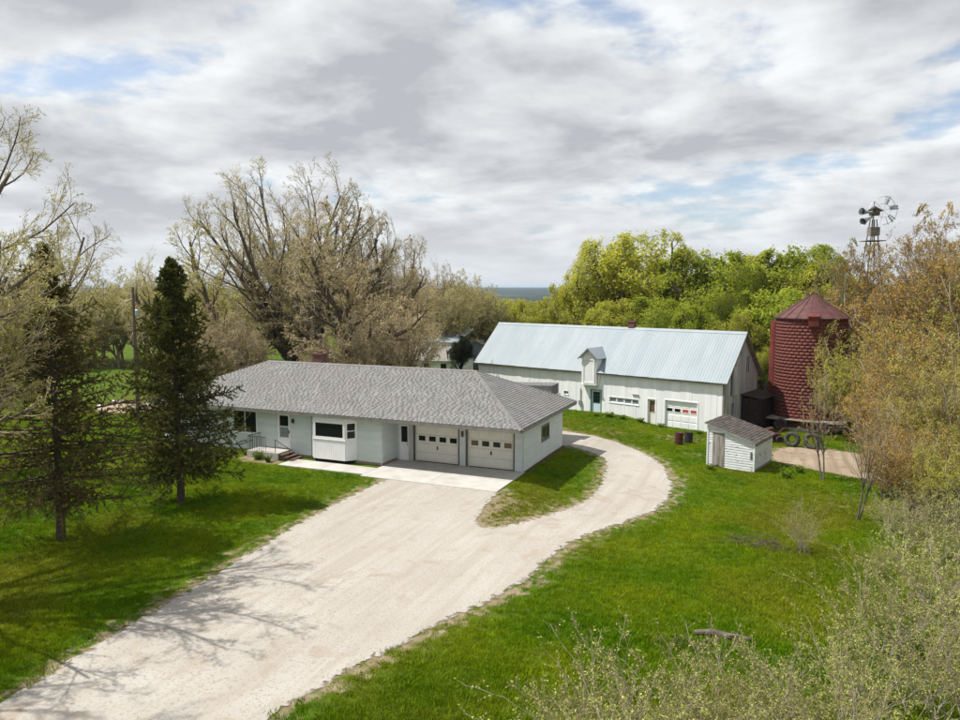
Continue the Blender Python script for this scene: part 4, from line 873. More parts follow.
# two-level machine shed behind the house
ms = P(432, 86); msh = empty("machine_shed", ms, 0.05, label="grey two-level machine shed with white clerestory strip behind the house", cat="shed")
mh = ms[2]
zt = lambda py: CC[2] + (287.3 - py) / CF * 86 - mh
MB().box(-4.2, 2.9, 0.0, 6.0, -0.5, zt(361)).ob("wall", m_white, msh)
MB().hexa([(-4.6, -0.4, zt(361)), (3.4, -0.4, zt(361)), (1.9, 3.2, zt(347.5)), (-4.6, 3.2, zt(347.5)), (-4.6, -0.4, zt(361) + 0.1), (3.4, -0.4, zt(361) + 0.1), (1.9, 3.2, zt(347.5) + 0.1), (-4.6, 3.2, zt(347.5) + 0.1)]).ob("lower_roof", m_fascia, msh)
MB().box(-4.4, 1.9, 3.1, 8.0, 0, zt(344)).ob("clerestory", m_white, msh)
MB().hexa([(-4.9, 2.9, zt(344.5)), (2.1, 2.9, zt(344.5)), (2.1, 8.3, zt(333)), (-4.9, 8.3, zt(333)), (-4.9, 2.9, zt(344.5) + 0.12), (2.1, 2.9, zt(344.5) + 0.12), (2.1, 8.3, zt(333) + 0.12), (-4.9, 8.3, zt(333) + 0.12)]).ob("upper_roof", m_tin, msh)
for x in (-3.4, -1.2, 1.0): 
    w_ = MB().frame(Fr((0, 0, 0), (1, 0, 0), (0, -1, 0)), x, x + 0.9, 0.9, 1.7, 0.08, 0.0, 0.04).ob("window", m_white, msh); MB().fb(Fr((0, 0, 0), (1, 0, 0), (0, -1, 0)), x + 0.08, x + 0.82, 0.98, 1.62, 0.0, 0.02).ob("pane", m_glass, w_)
bs_ = P(476, 96); bsh = empty("tool_shed", bs_, 0.1, label="tiny blue-grey gabled shed beyond the barn's left end", cat="shed")
m_bluegrey = M("blue_grey_boards", (0.20, 0.25, 0.29), (0.27, 0.32, 0.35), scale=3, rough=0.8)
hb = CC[2] + (287.3 - 341) / CF * 96 - bs_[2]
MB().prism([(-0.8, 0, -0.3), (0.75, 0, -0.3), (0.75, 0, hb - 0.4), (0, 0, hb), (-0.8, 0, hb - 0.4)], (0, 3.0, 0)).ob("wall", m_bluegrey, bsh)
for s in (-1, 1): MB().hexa([(s * 0.95, -0.2, hb - 0.48), (0, -0.2, hb + 0.02), (0, 3.2, hb + 0.02), (s * 0.95, 3.2, hb - 0.48), (s * 0.95, -0.2, hb - 0.40), (0, -0.2, hb + 0.10), (0, 3.2, hb + 0.10), (s * 0.95, 3.2, hb - 0.40)]).ob("roof", m_steel, bsh)
MB().box(-0.45, 0.4, -0.04, -0.002, -0.2, 1.8).ob("door", m_oldwood, bsh)

# ------------------------------------------------------------------ vegetation generators (all numpy)
def unit(a): return a / (np.linalg.norm(a, axis=-1, keepdims=True) + 1e-12)
def grow(r, S, D, L, R, nseg, wander, trop, end):
    N = len(S); pts = np.zeros((N, nseg + 1, 3)); d = unit(D.copy()); p = S.copy(); pts[:, 0] = p
    for i in range(nseg):
        p = p + d * (L / nseg)[:, None]; pts[:, i + 1] = p
        d = d + r.normal(0, wander, (N, 3)); d[:, 2] += trop; d = unit(d)
    return pts, R[:, None] * (1 - (1 - end) * np.linspace(0, 1, nseg + 1))[None]
def spawn(r, pts, rad, L, k, t0, t1, ang, ratio, thin=0.6, tipshort=0.45, rmin=0.004):
    N, m, _ = pts.shape; t = t0 + (t1 - t0) * (np.arange(k)[None] + r.random((N, k))) / k
    x = t * (m - 1); i = np.minimum(x.astype(int), m - 2); f = (x - i)[..., None]; n = np.arange(N)[:, None]
    p = pts[n, i] * (1 - f) + pts[n, i + 1] * f; tg = unit(pts[n, i + 1] - pts[n, i]); rr = rad[n, i] * (1 - f[..., 0]) + rad[n, i + 1] * f[..., 0]
    ref = np.where(np.abs(tg[..., 2:3]) > 0.9, np.array([1.0, 0, 0]), np.array([0, 0, 1.0])); u = unit(np.cross(tg, ref)); v = np.cross(tg, u)
    az = np.arange(k)[None] * 2.4 + r.random((N, 1)) * 6.28 + r.normal(0, 0.5, (N, k)); a = ang * r.uniform(0.7, 1.3, (N, k))
    d = np.cos(a)[..., None] * tg + np.sin(a)[..., None] * (np.cos(az)[..., None] * u + np.sin(az)[..., None] * v)
    l = L[:, None] * ratio * (1 - tipshort * t) * r.uniform(0.6, 1.3, (N, k))
    return p.reshape(-1, 3), d.reshape(-1, 3), l.ravel(), np.maximum(rr * thin, rmin).ravel()
def tubes(pts, rad, sides):
    N, m, _ = pts.shape; tg = unit(np.gradient(pts, axis=1)); ref = np.where(np.abs(tg[:, :1, 2:3]) > 0.8, np.array([1.0, 0.2, 0]), np.array([0, 0.1, 1.0]))
    u = unit(np.cross(tg, np.broadcast_to(ref, tg.shape))); v = np.cross(tg, u)
    a = np.arange(sides) * 2 * PI / sides
    V = pts[:, :, None] + rad[:, :, None, None] * (np.cos(a)[None, None, :, None] * u[:, :, None] + np.sin(a)[None, None, :, None] * v[:, :, None])
    ix = np.arange(N * m * sides).reshape(N, m, sides); nx_ = np.roll(ix, -1, 2)
    F = np.stack([ix[:, :-1], nx_[:, :-1], nx_[:, 1:], ix[:, 1:]], -1).reshape(-1, 4)
    return V.reshape(-1, 3), F
def leaves(r, pts, n, size, spread, droop=0.0, t0=0.1):
    N, m, _ = pts.shape; k = r.integers(0, N, n); t = (t0 + (1 - t0) * r.random(n)) * (m - 1); i = np.minimum(t.astype(int), m - 2); f = (t - i)[:, None]
    c = pts[k, i] * (1 - f) + pts[k, i + 1] * f + r.normal(0, spread, (n, 3))
    a = unit(r.normal(0, 1, (n, 3)) + np.array([0, 0, 0.3 - droop])); b = unit(np.cross(a, r.normal(0, 1, (n, 3)))); s = size * r.uniform(0.55, 1.35, (n, 1))
    V = np.stack([c - a * s, c + b * s * 0.55, c + a * s, c - b * s * 0.55], 1).reshape(-1, 3)
    return V, np.arange(4 * n).reshape(n, 4)
def join(parts):
    V, F, mi, b = [], [], [], 0
    for v, f, m_ in parts: V.append(v); F.append(f + b); mi.append(np.full(len(f), m_)); b += len(v)
    return np.concatenate(V), [np.concatenate(F)], np.concatenate(mi)
TRIS = {}
def ribbons(r, pts, w):
    N, m, _ = pts.shape; tg = unit(pts[:, -1] - pts[:, 0]); sd_ = unit(np.cross(tg, r.normal(0, 1, (N, 3)))) * w
    V = np.stack([pts + sd_[:, None], pts - sd_[:, None] * 1.0], 2).reshape(N, -1, 3)
    ix = np.arange(N * m * 2).reshape(N, m, 2)
    F = np.stack([ix[:, :-1, 0], ix[:, :-1, 1], ix[:, 1:, 1], ix[:, 1:, 0]], -1).reshape(-1, 4); return V.reshape(-1, 3), F
def dome(V, H, wid, zc, up, dn, seed):
    c = np.array([0, 0, zc * H]); d = V - c; az = np.arctan2(d[:, 1], d[:, 0]); el = np.arctan2(d[:, 2], np.hypot(d[:, 0], d[:, 1]) + 1e-6)
    lump = 1 + 0.07 * np.sin(3 * az + seed) * np.cos(2 * el) + 0.05 * np.sin(5 * az - 2 * seed + 3 * el) + 0.04 * np.sin(9 * az + 6 * el + seed)
    ax = np.stack([np.full(len(V), wid), np.full(len(V), wid), np.where(d[:, 2] > 0, up * H, dn * H)], 1) * lump[:, None]
    q = np.linalg.norm(d / ax, axis=1); k = 0.72
    q2 = np.where(q < k, q, k + 0.30 * (1 - np.exp(-(q - k) / 0.30))); f = np.where(q > 1e-6, q2 / np.maximum(q, 1e-6), 1)
    f = 1 + (f - 1) * sm(0.0, 0.12, V[:, 2] / H)
    return c + d * f[:, None]
def deciduous(seed, H, trunk_h, r0, limbs, limb_ang, limb_len, ks, ratios, angs, leafn, leafs, bark, leaf, tag_, wander=0.10, trop=0.05, stems=1, spread=0.05, twig=0.006, twigbark=None, leaf_t0=0.1, lean=(0, 0), env=None):
    r = np.random.default_rng(seed)
    S = np.zeros((stems, 3)); S[:, :2] = r.normal(0, 0.25 * (stems > 1), (stems, 2)); S[:, 2] = -0.3
    D = np.tile(np.array([lean[0], lean[1], 1.0]), (stems, 1)) + r.normal(0, 0.08 + 0.16 * (stems > 1), (stems, 3)) * np.array([1, 1, 0])
    L = np.full(stems, trunk_h + 0.3); R = np.full(stems, r0)
    pt, rd = grow(r, S, D, L, R, 5, 0.05, 0.03, 0.72); rd[:, 0] *= 1.35
    tr = [(*tubes(pt, rd, 9), 0)]
    S, D, L, R = spawn(r, pt, rd, np.full(stems, limb_len), limbs, 0.62, 1.0, limb_ang, 1.0, 0.62, 0.05)
    pt, rd = grow(r, S, D, L, R, 9, wander, trop, 0.28); tr.append((*tubes(pt, rd, 7), 0))
    cr_ = []; n = len(ks)
    for i, (k, ra, an) in enumerate(zip(ks, ratios, angs)):
        S, D, L, R = spawn(r, pt, rd, L, k, 0.18 if i else 0.15, 1.0, an, ra, 0.55, 0.45, twig)
        seg = (6, 4, 3, 2, 1)[min(i, 4)]; sd_ = (5, 4, 3, 3)[min(i, 3)]
        last = i == n - 1
        pt, rd = grow(r, S, D, L, R, 2 if last else seg, wander * (1 + 0.25 * i), trop * 1.1, 0.35)
        q = (*(ribbons(r, pt, twig) if last else tubes(pt, np.maximum(rd, twig), sd_)), 0)
        (tr if i == 0 else cr_).append(q)
    cr_.append((*leaves(r, pt, leafn, leafs, spread, t0=leaf_t0), 1))
    V, F, mi = join(tr); Vc, Fc, mc = join(cr_); sc = H / np.percentile(Vc[:, 2], 99.7)
    V = V * sc; Vc = Vc * sc
    if env: V = dome(V, H, *env, seed); Vc = dome(Vc, H, *env, seed)
    H2 = np.percentile(Vc[:, 2], 99.8); V *= H / H2; Vc *= H / H2
    a = np_mesh("trunk_" + tag_, V, F, [bark], smooth=True); b = np_mesh("crown_" + tag_, Vc, Fc, [twigbark or bark, leaf], mc)
    TRIS[tag_] = 2 * (len(F[0]) + len(Fc[0])); return a, b, H
def place(proto, p, rz, name, label, cat, group=None, height=None, leaf=None, bark=None, sxy=1.0):
    a, b, H = proto; s = (height / H) if height else 1.0
    o = empty(name, (p[0], p[1], p[2]), rz, label=label, cat=cat, group=group); o.scale = (s * sxy, s * sxy, s)
    t = link("trunk", a, o); c_ = link("crown", b, o)
    if bark: t.material_slots[0].link = 'OBJECT'; t.material_slots[0].material = bark
    if leaf: c_.material_slots[1].link = 'OBJECT'; c_.material_slots[1].material = leaf
    return o
def spruce(seed, H, base, W, whorls, nb_, bark, needle, tag_, gap=0.0, droop=0.25, twigs=15, nneed=22):
    r = np.random.default_rng(seed)
    z = np.linspace(0, 1, 9); pt = np.stack([0.05 * np.sin(z * 5), 0.05 * np.cos(z * 4) - 0.05, -0.3 + z * (H + 0.25)], 1)[None]; rd = (0.17 * (1 - z) + 0.015)[None]
    tr = [(*tubes(pt, rd, 9), 0)]
    zz = np.repeat(base + (H - base - 0.25) * np.linspace(0, 1, whorls) ** 0.95, nb_) + r.normal(0, 0.07, whorls * nb_)
    keep = r.random(len(zz)) > gap; zz = zz[keep]; N = len(zz); f = (zz - base) / (H - base)
    az = r.random(N) * 2 * PI; L = W * (1 - f) ** 0.85 * r.uniform(0.42, 1.15, N) * (0.72 + 0.28 * sm(0, 0.18, f)) + 0.08
    el = -droop + 0.95 * f + r.normal(0, 0.09, N)
    S = np.stack([np.zeros(N), np.zeros(N), zz], 1); D = np.stack([np.cos(az) * np.cos(el), np.sin(az) * np.cos(el), np.sin(el)], 1)
    pt, rd = grow(r, S, D, L, 0.008 + 0.010 * L, 6, 0.05, 0.045, 0.25); tr.append((*tubes(pt, rd, 4), 0))
    S, D, L2, R = spawn(r, pt, rd, L, twigs, 0.12, 1.0, 0.95, 0.30, 0.5, 0.55, 0.004)
    D[:, 2] -= 0.25; L2 = np.minimum(L2, 0.85) + 0.08
    tp, tr_ = grow(r, S, D, L2, R, 3, 0.10, -0.03, 0.5); cr_ = [(*tubes(tp, tr_, 3), 0)]
    # needles: narrow blades all along the twigs
    for pset, n, sz in ((tp, len(tp) * nneed, 0.085), (pt[:, 2:], len(pt) * nneed * 3, 0.085)):
        N, m_, _ = pset.shape; k = r.integers(0, N, n); t = r.random(n) * (m_ - 1); i = np.minimum(t.astype(int), m_ - 2); g = (t - i)[:, None]
        c_ = pset[k, i] * (1 - g) + pset[k, i + 1] * g; tg = unit(pset[k, i + 1] - pset[k, i])
        a = unit(tg * 0.7 + r.normal(0, 0.55, (n, 3)) + np.array([0, 0, 0.1])) * sz * r.uniform(0.6, 1.4, (n, 1)); b_ = unit(np.cross(a, r.normal(0, 1, (n, 3)))) * 0.026
        V = np.stack([c_ - b_, c_ + b_, c_ + a + b_ * 0.3, c_ + a - b_ * 0.3], 1).reshape(-1, 3); cr_.append((V, np.arange(4 * n).reshape(n, 4), 1))
    V, F, _ = join(tr); Vc, Fc, mc = join(cr_); TRIS[tag_] = 2 * (len(F[0]) + len(Fc[0]))
    return np_mesh("trunk_" + tag_, V, F, [bark], smooth=True), np_mesh("crown_" + tag_, Vc, Fc, [bark, needle], mc), H

# prototypes
pr_mapleA = deciduous(11, 22.5, 3.0, 0.42, 9, 0.52, 10.0, (9, 8, 7, 5), (0.50, 0.48, 0.46, 0.55), (0.55, 0.60, 0.62, 0.6), 24000, 0.048, m_bark, m_bud_yellow, "a", stems=2, trop=0.045, wander=0.08, twig=0.0075, twigbark=m_twiglight, env=(11.0, 0.46, 0.54, 0.40), leaf_t0=0.3)
pr_mapleB = deciduous(23, 17.5, 2.6, 0.40, 8, 0.72, 9.0, (9, 8, 7, 4), (0.52, 0.50, 0.46, 0.55), (0.6, 0.65, 0.65, 0.6), 22000, 0.05, m_bark, m_bud_pink, "b", trop=0.035, wander=0.12, twig=0.0075, twigbark=m_twiglight, env=(9.0, 0.48, 0.52, 0.42), leaf_t0=0.2)
pr_left = deciduous(31, 17.0, 3.2, 0.34, 8, 0.62, 8.6, (9, 8, 7, 5), (0.55, 0.50, 0.46, 0.5), (0.55, 0.60, 0.62, 0.6), 32000, 0.028, m_bark, m_bud_yellow, "l", trop=0.045, wander=0.09, twig=0.005, leaf_t0=0.2, twigbark=m_twiglight, env=(9.8, 0.5, 0.52, 0.40))
pr_leafy = deciduous(41, 16.0, 2.5, 0.30, 8, 0.62, 7.0, (8, 7, 6, 4), (0.58, 0.52, 0.5, 0.5), (0.65, 0.7, 0.75, 0.8), 34000, 0.095, m_bark, m_leaf_spring, "g", trop=0.03, wander=0.12, spread=0.20, twig=0.012, leaf_t0=0.0, env=(7.2, 0.5, 0.5, 0.48))
pr_leafy2 = deciduous(47, 14.0, 2.0, 0.28, 9, 0.55, 6.0, (8, 7, 6, 4), (0.58, 0.52, 0.5, 0.5), (0.7, 0.7, 0.75, 0.8), 36000, 0.10, m_bark, m_leaf_deep, "h", trop=0.04, wander=0.12, spread=0.22, twig=0.012, leaf_t0=0.0, env=(5.6, 0.48, 0.52, 0.46))
pr_scrub = deciduous(53, 10.0, 1.5, 0.10, 6, 0.50, 4.5, (7, 7, 5, 3), (0.60, 0.52, 0.5, 0.55), (0.6, 0.65, 0.65, 0.6), 14000, 0.05, m_barktan, m_bud_pink, "s", twigbark=m_twiglight, stems=3, trop=0.05, wander=0.11, spread=0.07, twig=0.009, env=(4.0, 0.48, 0.52, 0.46))
pr_orange = deciduous(61, 15.0, 2.0, 0.20, 7, 0.48, 7.0, (8, 7, 6, 3), (0.56, 0.52, 0.48, 0.55), (0.5, 0.52, 0.55, 0.55), 26000, 0.058, m_barkpale, m_bud_orange, "o", stems=3, trop=0.07, wander=0.10, spread=0.05, twig=0.0065, twigbark=m_barktan, env=(5.2, 0.48, 0.52, 0.46))
pr_olive = deciduous(67, 9.0, 1.2, 0.09, 7, 0.65, 4.2, (6, 6, 5, 3), (0.62, 0.54, 0.5, 0.55), (0.55, 0.6, 0.6, 0.6), 18000, 0.048, m_barkpale, m_bud_olive, "v", stems=4, trop=0.035, wander=0.13, spread=0.05, twig=0.005, twigbark=m_barktan, env=(4.0, 0.48, 0.52, 0.46))
pr_shrub = deciduous(71, 3.4, 0.35, 0.022, 4, 0.40, 2.2, (5, 5, 4), (0.52, 0.45, 0.45), (0.5, 0.55, 0.6), 3000, 0.026, m_barkpale, m_bud_pale, "p", stems=5, trop=0.05, wander=0.08, spread=0.02, twig=0.0032, twigbark=m_barktan)
pr_shrub2 = deciduous(73, 3.8, 0.4, 0.024, 4, 0.50, 2.4, (6, 5, 4), (0.55, 0.48, 0.45), (0.55, 0.6, 0.6), 3300, 0.026, m_barkpale, m_bud_pale, "q", stems=6, trop=0.02, wander=0.12, spread=0.02, twig=0.0032, twigbark=m_barktan)
pr_sapling = deciduous(79, 5.5, 1.6, 0.045, 5, 0.36, 2.4, (5, 4, 3), (0.5, 0.5, 0.5), (0.5, 0.55, 0.6), 900, 0.032, m_barkpale, m_bud_orange, "t", stems=2, trop=0.07, wander=0.08, spread=0.03, twig=0.005)
pr_spruceA = spruce(5, 11.3, 1.4, 3.5, 42, 7, m_sprucebark, m_needle, "sa", gap=0.08, droop=0.30, twigs=16, nneed=26)
pr_spruceB = spruce(9, 11.6, 1.8, 4.6, 38, 7, m_sprucebark, m_needle2, "sb", gap=0.18, droop=0.24, twigs=16, nneed=18)

# the named trees
a = G(181, 503); place(pr_spruceA, a, 0.3, "spruce_tree", "dark pointed spruce on the lawn right before the house's left end", "tree")
a = G(61, 540); place(pr_spruceB, a, 1.1, "spruce_tree", "thin brownish spruce with bare lower trunk, leftmost on the lawn", "tree")
place(pr_left, (-13.8, -24.3, Tz(-14, -24)), 0.8, "maple_tree", "tall budding tree reaching in from the left edge above the spruces", "tree")
place(pr_left, (-24.5, -13.0, Tz(-24, -13)), 3.0, "maple_tree", "half-bare tree at the left edge behind the brownish spruce", "tree", height=15, leaf=m_bud_olive)
a = P(290, 68); place(pr_mapleA, a, 0.4, "maple_tree", "largest budding tree, rounded crown, upright limbs behind the house", "tree", height=hgt(161, 68, a[2]))
a = P(342, 62); place(pr_mapleB, a, 2.2, "maple_tree", "spreading tree with pinkish buds behind the house, right of the largest", "tree", height=hgt(196, 62, a[2]))
a = P(230, 66); place(pr_mapleB, a, 4.2, "maple_tree", "yellowish budding tree left of the largest one behind the house", "tree", height=hgt(225, 66, a[2]), leaf=m_bud_yellow)
a = P(396, 94); place(pr_mapleB, a, 0.9, "maple_tree", "lower pinkish tree at the right shoulder of the big bare crowns", "tree", height=hgt(236, 94, a[2]), sxy=0.8)
a = P(374, 70); place(pr_mapleB, a, 5.3, "maple_tree", "tan budding tree filling the right flank of the big crowns", "tree", height=hgt(222, 70, a[2]), sxy=0.8)
rv_ = random.Random(12)
ORDS = ["first", "second", "third", "fourth", "fifth", "sixth", "seventh", "eighth", "ninth", "tenth", "eleventh", "twelfth", "thirteenth", "fourteenth", "fifteenth", "sixteenth"]
def row(proto, spots, name, label, group, leafs=None, bark=None, sxy=1.0):
    order = sorted(range(len(spots)), key=lambda i: spots[i][0])
    for i, (px_, dp, yt) in enumerate(spots):
        a = P(px_, dp); h = hgt(yt, dp, a[2])
        place(proto, a, rv_.uniform(0, 6.28), name, "%s, %s from the left" % (label, ORDS[order.index(i)]), "tree", group, height=h, leaf=rv_.choice(leafs) if leafs else None, bark=bark, sxy=sxy * rv_.uniform(0.9, 1.15))
row(pr_scrub, [(205, 56, 306), (240, 59, 312), (372, 58, 318), (398, 60, 300), (416, 97, 268), (441, 101, 276), (322, 60, 328)], "scrub_tree", "small twiggy tree with pinkish tan buds just behind the house roof", "scrub trees behind the house")
row(pr_scrub, [(450, 92, 277), (468, 100, 272), (484, 102, 290), (457, 106, 300), (492, 104, 306), (505, 112, 303)], "scrub_tree", "yellowish green twiggy tree between the house and the barn", "scrub trees between house and barn", [m_bud_yellow, m_leaf_spring, m_leaf_spring])
row(pr_leafy, [(528, 104, 300), (556, 98, 297), (580, 102, 296), (512, 125, 299)], "leafy_tree", "low yellow-green leafy tree showing over the barn roof's left half", "low trees behind the barn", [m_leaf_spring])
a = P(640, 86); place(pr_leafy, a, 0.5, "leafy_tree", "tallest yellow-green tree behind the barn with sky through its crown", "tree", height=hgt(236, 86, a[2]), leaf=m_leaf_spring, sxy=1.05)
a = P(606, 92); place(pr_leafy, a, 2.9, "leafy_tree", "yellow-green tree at the left flank of the tallest one behind the barn", "tree", height=hgt(254, 92, a[2]), leaf=m_leaf_spring)
a = P(706, 80); place(pr_leafy2, a, 1.3, "leafy_tree", "fresh green tree behind the barn's right half", "tree", height=hgt(251, 80, a[2]))
a = P(792, 82); place(pr_leafy2, a, 4.0, "leafy_tree", "bright green tree rising behind the silo cap", "tree", height=hgt(248, 82, a[2]))
row(pr_leafy2, [(745, 86, 258), (765, 74, 290), (735, 72, 312), (822, 80, 264), (655, 74, 298), (690, 72, 305), (615, 76, 300), (760, 70, 345)], "leafy_tree", "green tree in the dense row between barn and silo", "green trees behind barn and silo", [m_leaf_deep, m_leaf_spring])
# right-hand thicket
a = P(905, 58); place(pr_orange, a, 0.2, "thicket_tree", "tall orange-brown budding tree right of the windmill", "tree", height=hgt(216, 58, a[2]))
a = P(952, 52); place(pr_orange, a, 2.0, "thicket_tree", "tall orange-brown budding tree at the right edge", "tree", height=hgt(214, 52, a[2]))
a = P(856, 74); place(pr_orange, a, 3.6, "thicket_tree", "olive budding tree wrapped round the windmill tower", "tree", height=hgt(246, 74, a[2]), leaf=m_bud_olive)
a = P(882, 60); place(pr_orange, a, 5.1, "thicket_tree", "lower orange budding tree in front of the windmill", "tree", height=hgt(268, 60, a[2]), sxy=1.15)
row(pr_olive, [(870, 52, 318), (915, 46, 322), (955, 44, 318), (992, 42, 330), (893, 43, 372), (940, 38, 362), (978, 36, 372), (925, 33, 425), (968, 31, 425), (900, 36, 430), (990, 48, 260), (930, 54, 275)], "thicket_tree", "bushy tan budding tree in the right thicket", "thicket on the right", [m_bud_olive, m_bud_orange, m_bud_orange, m_bud_olive, m_leaf_spring])
place(pr_sapling, G(852, 519), 0.5, "sapling", "pale twin-stemmed sapling standing in the grass before the thicket", "tree", bark=m_bark, sxy=0.8)
place(pr_sapling, G(824, 482), 2.5, "sapling", "slender sapling on the dirt track before the tyres", "tree", height=6.0, bark=m_bark, sxy=0.8)
place(pr_sapling, G(888, 500), 4.0, "sapling", "slender sapling at the thicket's edge, right of the twin-stemmed one", "tree", height=5.0, bark=m_bark, sxy=0.8)
place(pr_shrub2, G(806, 553), 0.0, "shrub", "small yellowish green shrub alone on the lawn", "shrub", height=2.1, leaf=m_leaf_spring)
# pale shrubs along the bottom right
ORD = ["first", "second", "third", "fourth", "fifth", "sixth", "seventh", "eighth", "ninth", "tenth", "eleventh", "twelfth", "thirteenth"]
def shrubs(L, where):
    order = sorted(range(len(L)), key=lambda i: L[i][0])
    for i, (px_, dp, yt) in enumerate(L):
        a = P(px_, dp); h = CC[2] - (yt - 287.3) / CF * dp - a[2]; k = order.index(i)
        lab = "pale budding shrub along the bottom edge of the lawn, %s from the left" % ORD[k] if where == "bottom" else "pale green shrub in the lower right corner, %s from the lawn" % ORD[k]
        place((pr_shrub, pr_shrub2)[i % 2], a, rv_.uniform(0, 6.28), "shrub", lab, "shrub", "pale shrubs along the bottom" if where == "bottom" else "pale shrubs in the lower right corner", height=h, sxy=rv_.uniform(1.0, 1.25))
shrubs([(572, 13.6, 668), (630, 14.2, 634), (690, 13.8, 652), (742, 14.6, 642), (800, 15.2, 625), (655, 12.2, 700), (770, 12.8, 690)], "bottom")
shrubs([(862, 16.8, 600), (905, 19.5, 552), (948, 22.0, 505), (985, 19.0, 520), (890, 24.5, 540), (930, 27.0, 490), (975, 26.5, 470), (845, 13.8, 665), (895, 14.8, 640), (945, 16.0, 610), (1000, 16, 590), (905, 30, 490), (950, 31, 460)], "corner")
# small growth: weeds by the barn, plants by the porch, brush, a log
rw_ = np.random.default_rng(90); wp_ = np.zeros((70, 3, 3)); wa_ = rw_.random(70) * 6.28; wl_ = rw_.uniform(0.15, 0.45, 70)
for k in range(3): wp_[:, k] = np.stack([np.cos(wa_) * wl_ * k * 0.35, np.sin(wa_) * wl_ * k * 0.35, wl_ * k * 0.55 - 0.02], 1)
Vw, Fw, mw = join([(*ribbons(rw_, wp_, 0.012), 0), (*leaves(rw_, wp_, 420, 0.055, 0.04), 0)])
weed_me = np_mesh("weed_leaves", Vw, Fw, [m_weed])
for px_, py_, sc_, lab in ((596, 416, 1.5, "weed clump by the blue barn door"), (609, 417, 1.9, "weed clump right of the blue barn door"), (622, 419, 1.5, "weed clump under the barn's row of four windows"), (640, 422, 1.6, "weed clump left of the barn's side door"), (661, 427, 1.4, "weed clump between the barn's side door and garage door"), (700, 434, 1.4, "weed clump at the barn's right corner"), (710, 470, 1.0, "weed tuft at the little shed's front left corner"),
                            (257.5, 459.5, 1.5, "yellow-green plant in the bed before the porch"), (268, 462, 1.2, "low green plant in the bed right beside the porch"), (246, 455, 1.2, "low plant in the bed near the pointed spruce"), (786, 478, 1.7, "weed clump right of the little shed's shadow"), (800, 473, 1.4, "weed clump at the edge of the dirt track")):
    p = G(px_, py_); o = link("weed_clump", weed_me, label=lab, cat="plant", group="weeds and small plants"); o.location = p; o.rotation_euler = (0, 0, px_); o.scale = (sc_ * 0.75, sc_ * 0.75, sc_ * (0.45 if py_ < 435 else 0.7))
m_stick = M("dead_sticks", (0.06, 0.045, 0.032), (0.13, 0.10, 0.07), scale=6, rough=0.95)
def sticks(name, px_, py_, n, ln, wx, wy, hz_, label, cat, mat):
    p = G(px_, py_); r = np.random.default_rng(int(px_)); q = MB()
    for _ in range(n):
        c_ = np.array([r.normal(0, wx), r.normal(0, wy), abs(r.normal(0.05, hz_)) + 0.02]); a_ = r.random() * 6.28; d_ = np.array([math.cos(a_), math.sin(a_), r.normal(0.05, 0.25)]) * ln * r.uniform(0.4, 1.0)
        m_ = c_ + d_ * 0.5 + r.normal(0, 0.06, 3); e_ = c_ + d_; m_[2] = max(m_[2], 0.03); e_[2] = max(e_[2], 0.02); q.tube([c_, m_, e_], [0.012, 0.009, 0.004], 5)
    o = q.ob(name, mat, label=label, cat=cat); o.location = p; return o
sticks("brush_pile", 765, 547, 80, 1.1, 0.7, 0.35, 0.16, "tangled pile of dead branches on the right lawn", "brush", m_stick)
sticks("brush_pile", 690, 648, 34, 0.7, 0.5, 0.2, 0.08, "scatter of dead sticks in the grass left of the fallen log", "brush", m_stick)
p = G(722, 638); lg = MB().tube([(-0.75, -0.12, 0.08), (-0.3, 0.02, 0.10), (0.2, 0.0, 0.09), (0.75, 0.1, 0.07)], [0.07, 0.10, 0.09, 0.05], 9).tube([(0.15, 0, 0.12), (0.4, -0.18, 0.25), (0.55, -0.25, 0.27)], [0.04, 0.03, 0.012], 6).ob("fallen_log", m_bark, label="dark fallen log lying on the lawn near the bottom shrubs", cat="log"); lg.location = p
# far belts of trees
row(pr_scrub, [(x_, 96 + 14 * rv_.random(), 268 + 16 * rv_.random()) for x_ in (-40, -15, 8, 30, 52, 74, 96, 118, 140, 158, 176, 196, 215)], "distant_tree", "budding tree in the far belt beyond the left lawn", "far belt of trees on the left", [m_bud_olive, m_bud_yellow, m_leaf_spring], sxy=1.25)
row(pr_scrub, [(x_, 118 + 18 * rv_.random(), 279 + 6 * rv_.random()) for x_ in (380, 405, 428, 446, 462, 478)], "distant_tree", "hazy bare tree in the far belt left of the distant hills", "far belt of trees in the middle", [m_bud_pink, m_bud_olive], sxy=1.2)
row(pr_leafy, [(x_, 150 + 30 * rv_.random(), 299 + 3 * rv_.random()) for x_ in (497, 512, 530, 548, 566, 584, 600)], "distant_tree", "small far tree under the distant hills", "far trees below the hills", [m_bud_olive, m_bud_pink, m_leaf_spring], sxy=1.2)
a = P(462, 84); place(pr_leafy2, a, 0.0, "shaded_bush", "rounded bush with its deep shade painted near-black, beside the machine shed", "bush", height=hgt(336, 84, a[2]), leaf=m_dkleaf, bark=m_dark, sxy=0.75)  # shaded crown underside painted near-black on leaves and bark
print("TRIS", TRIS, sum(TRIS.values()))

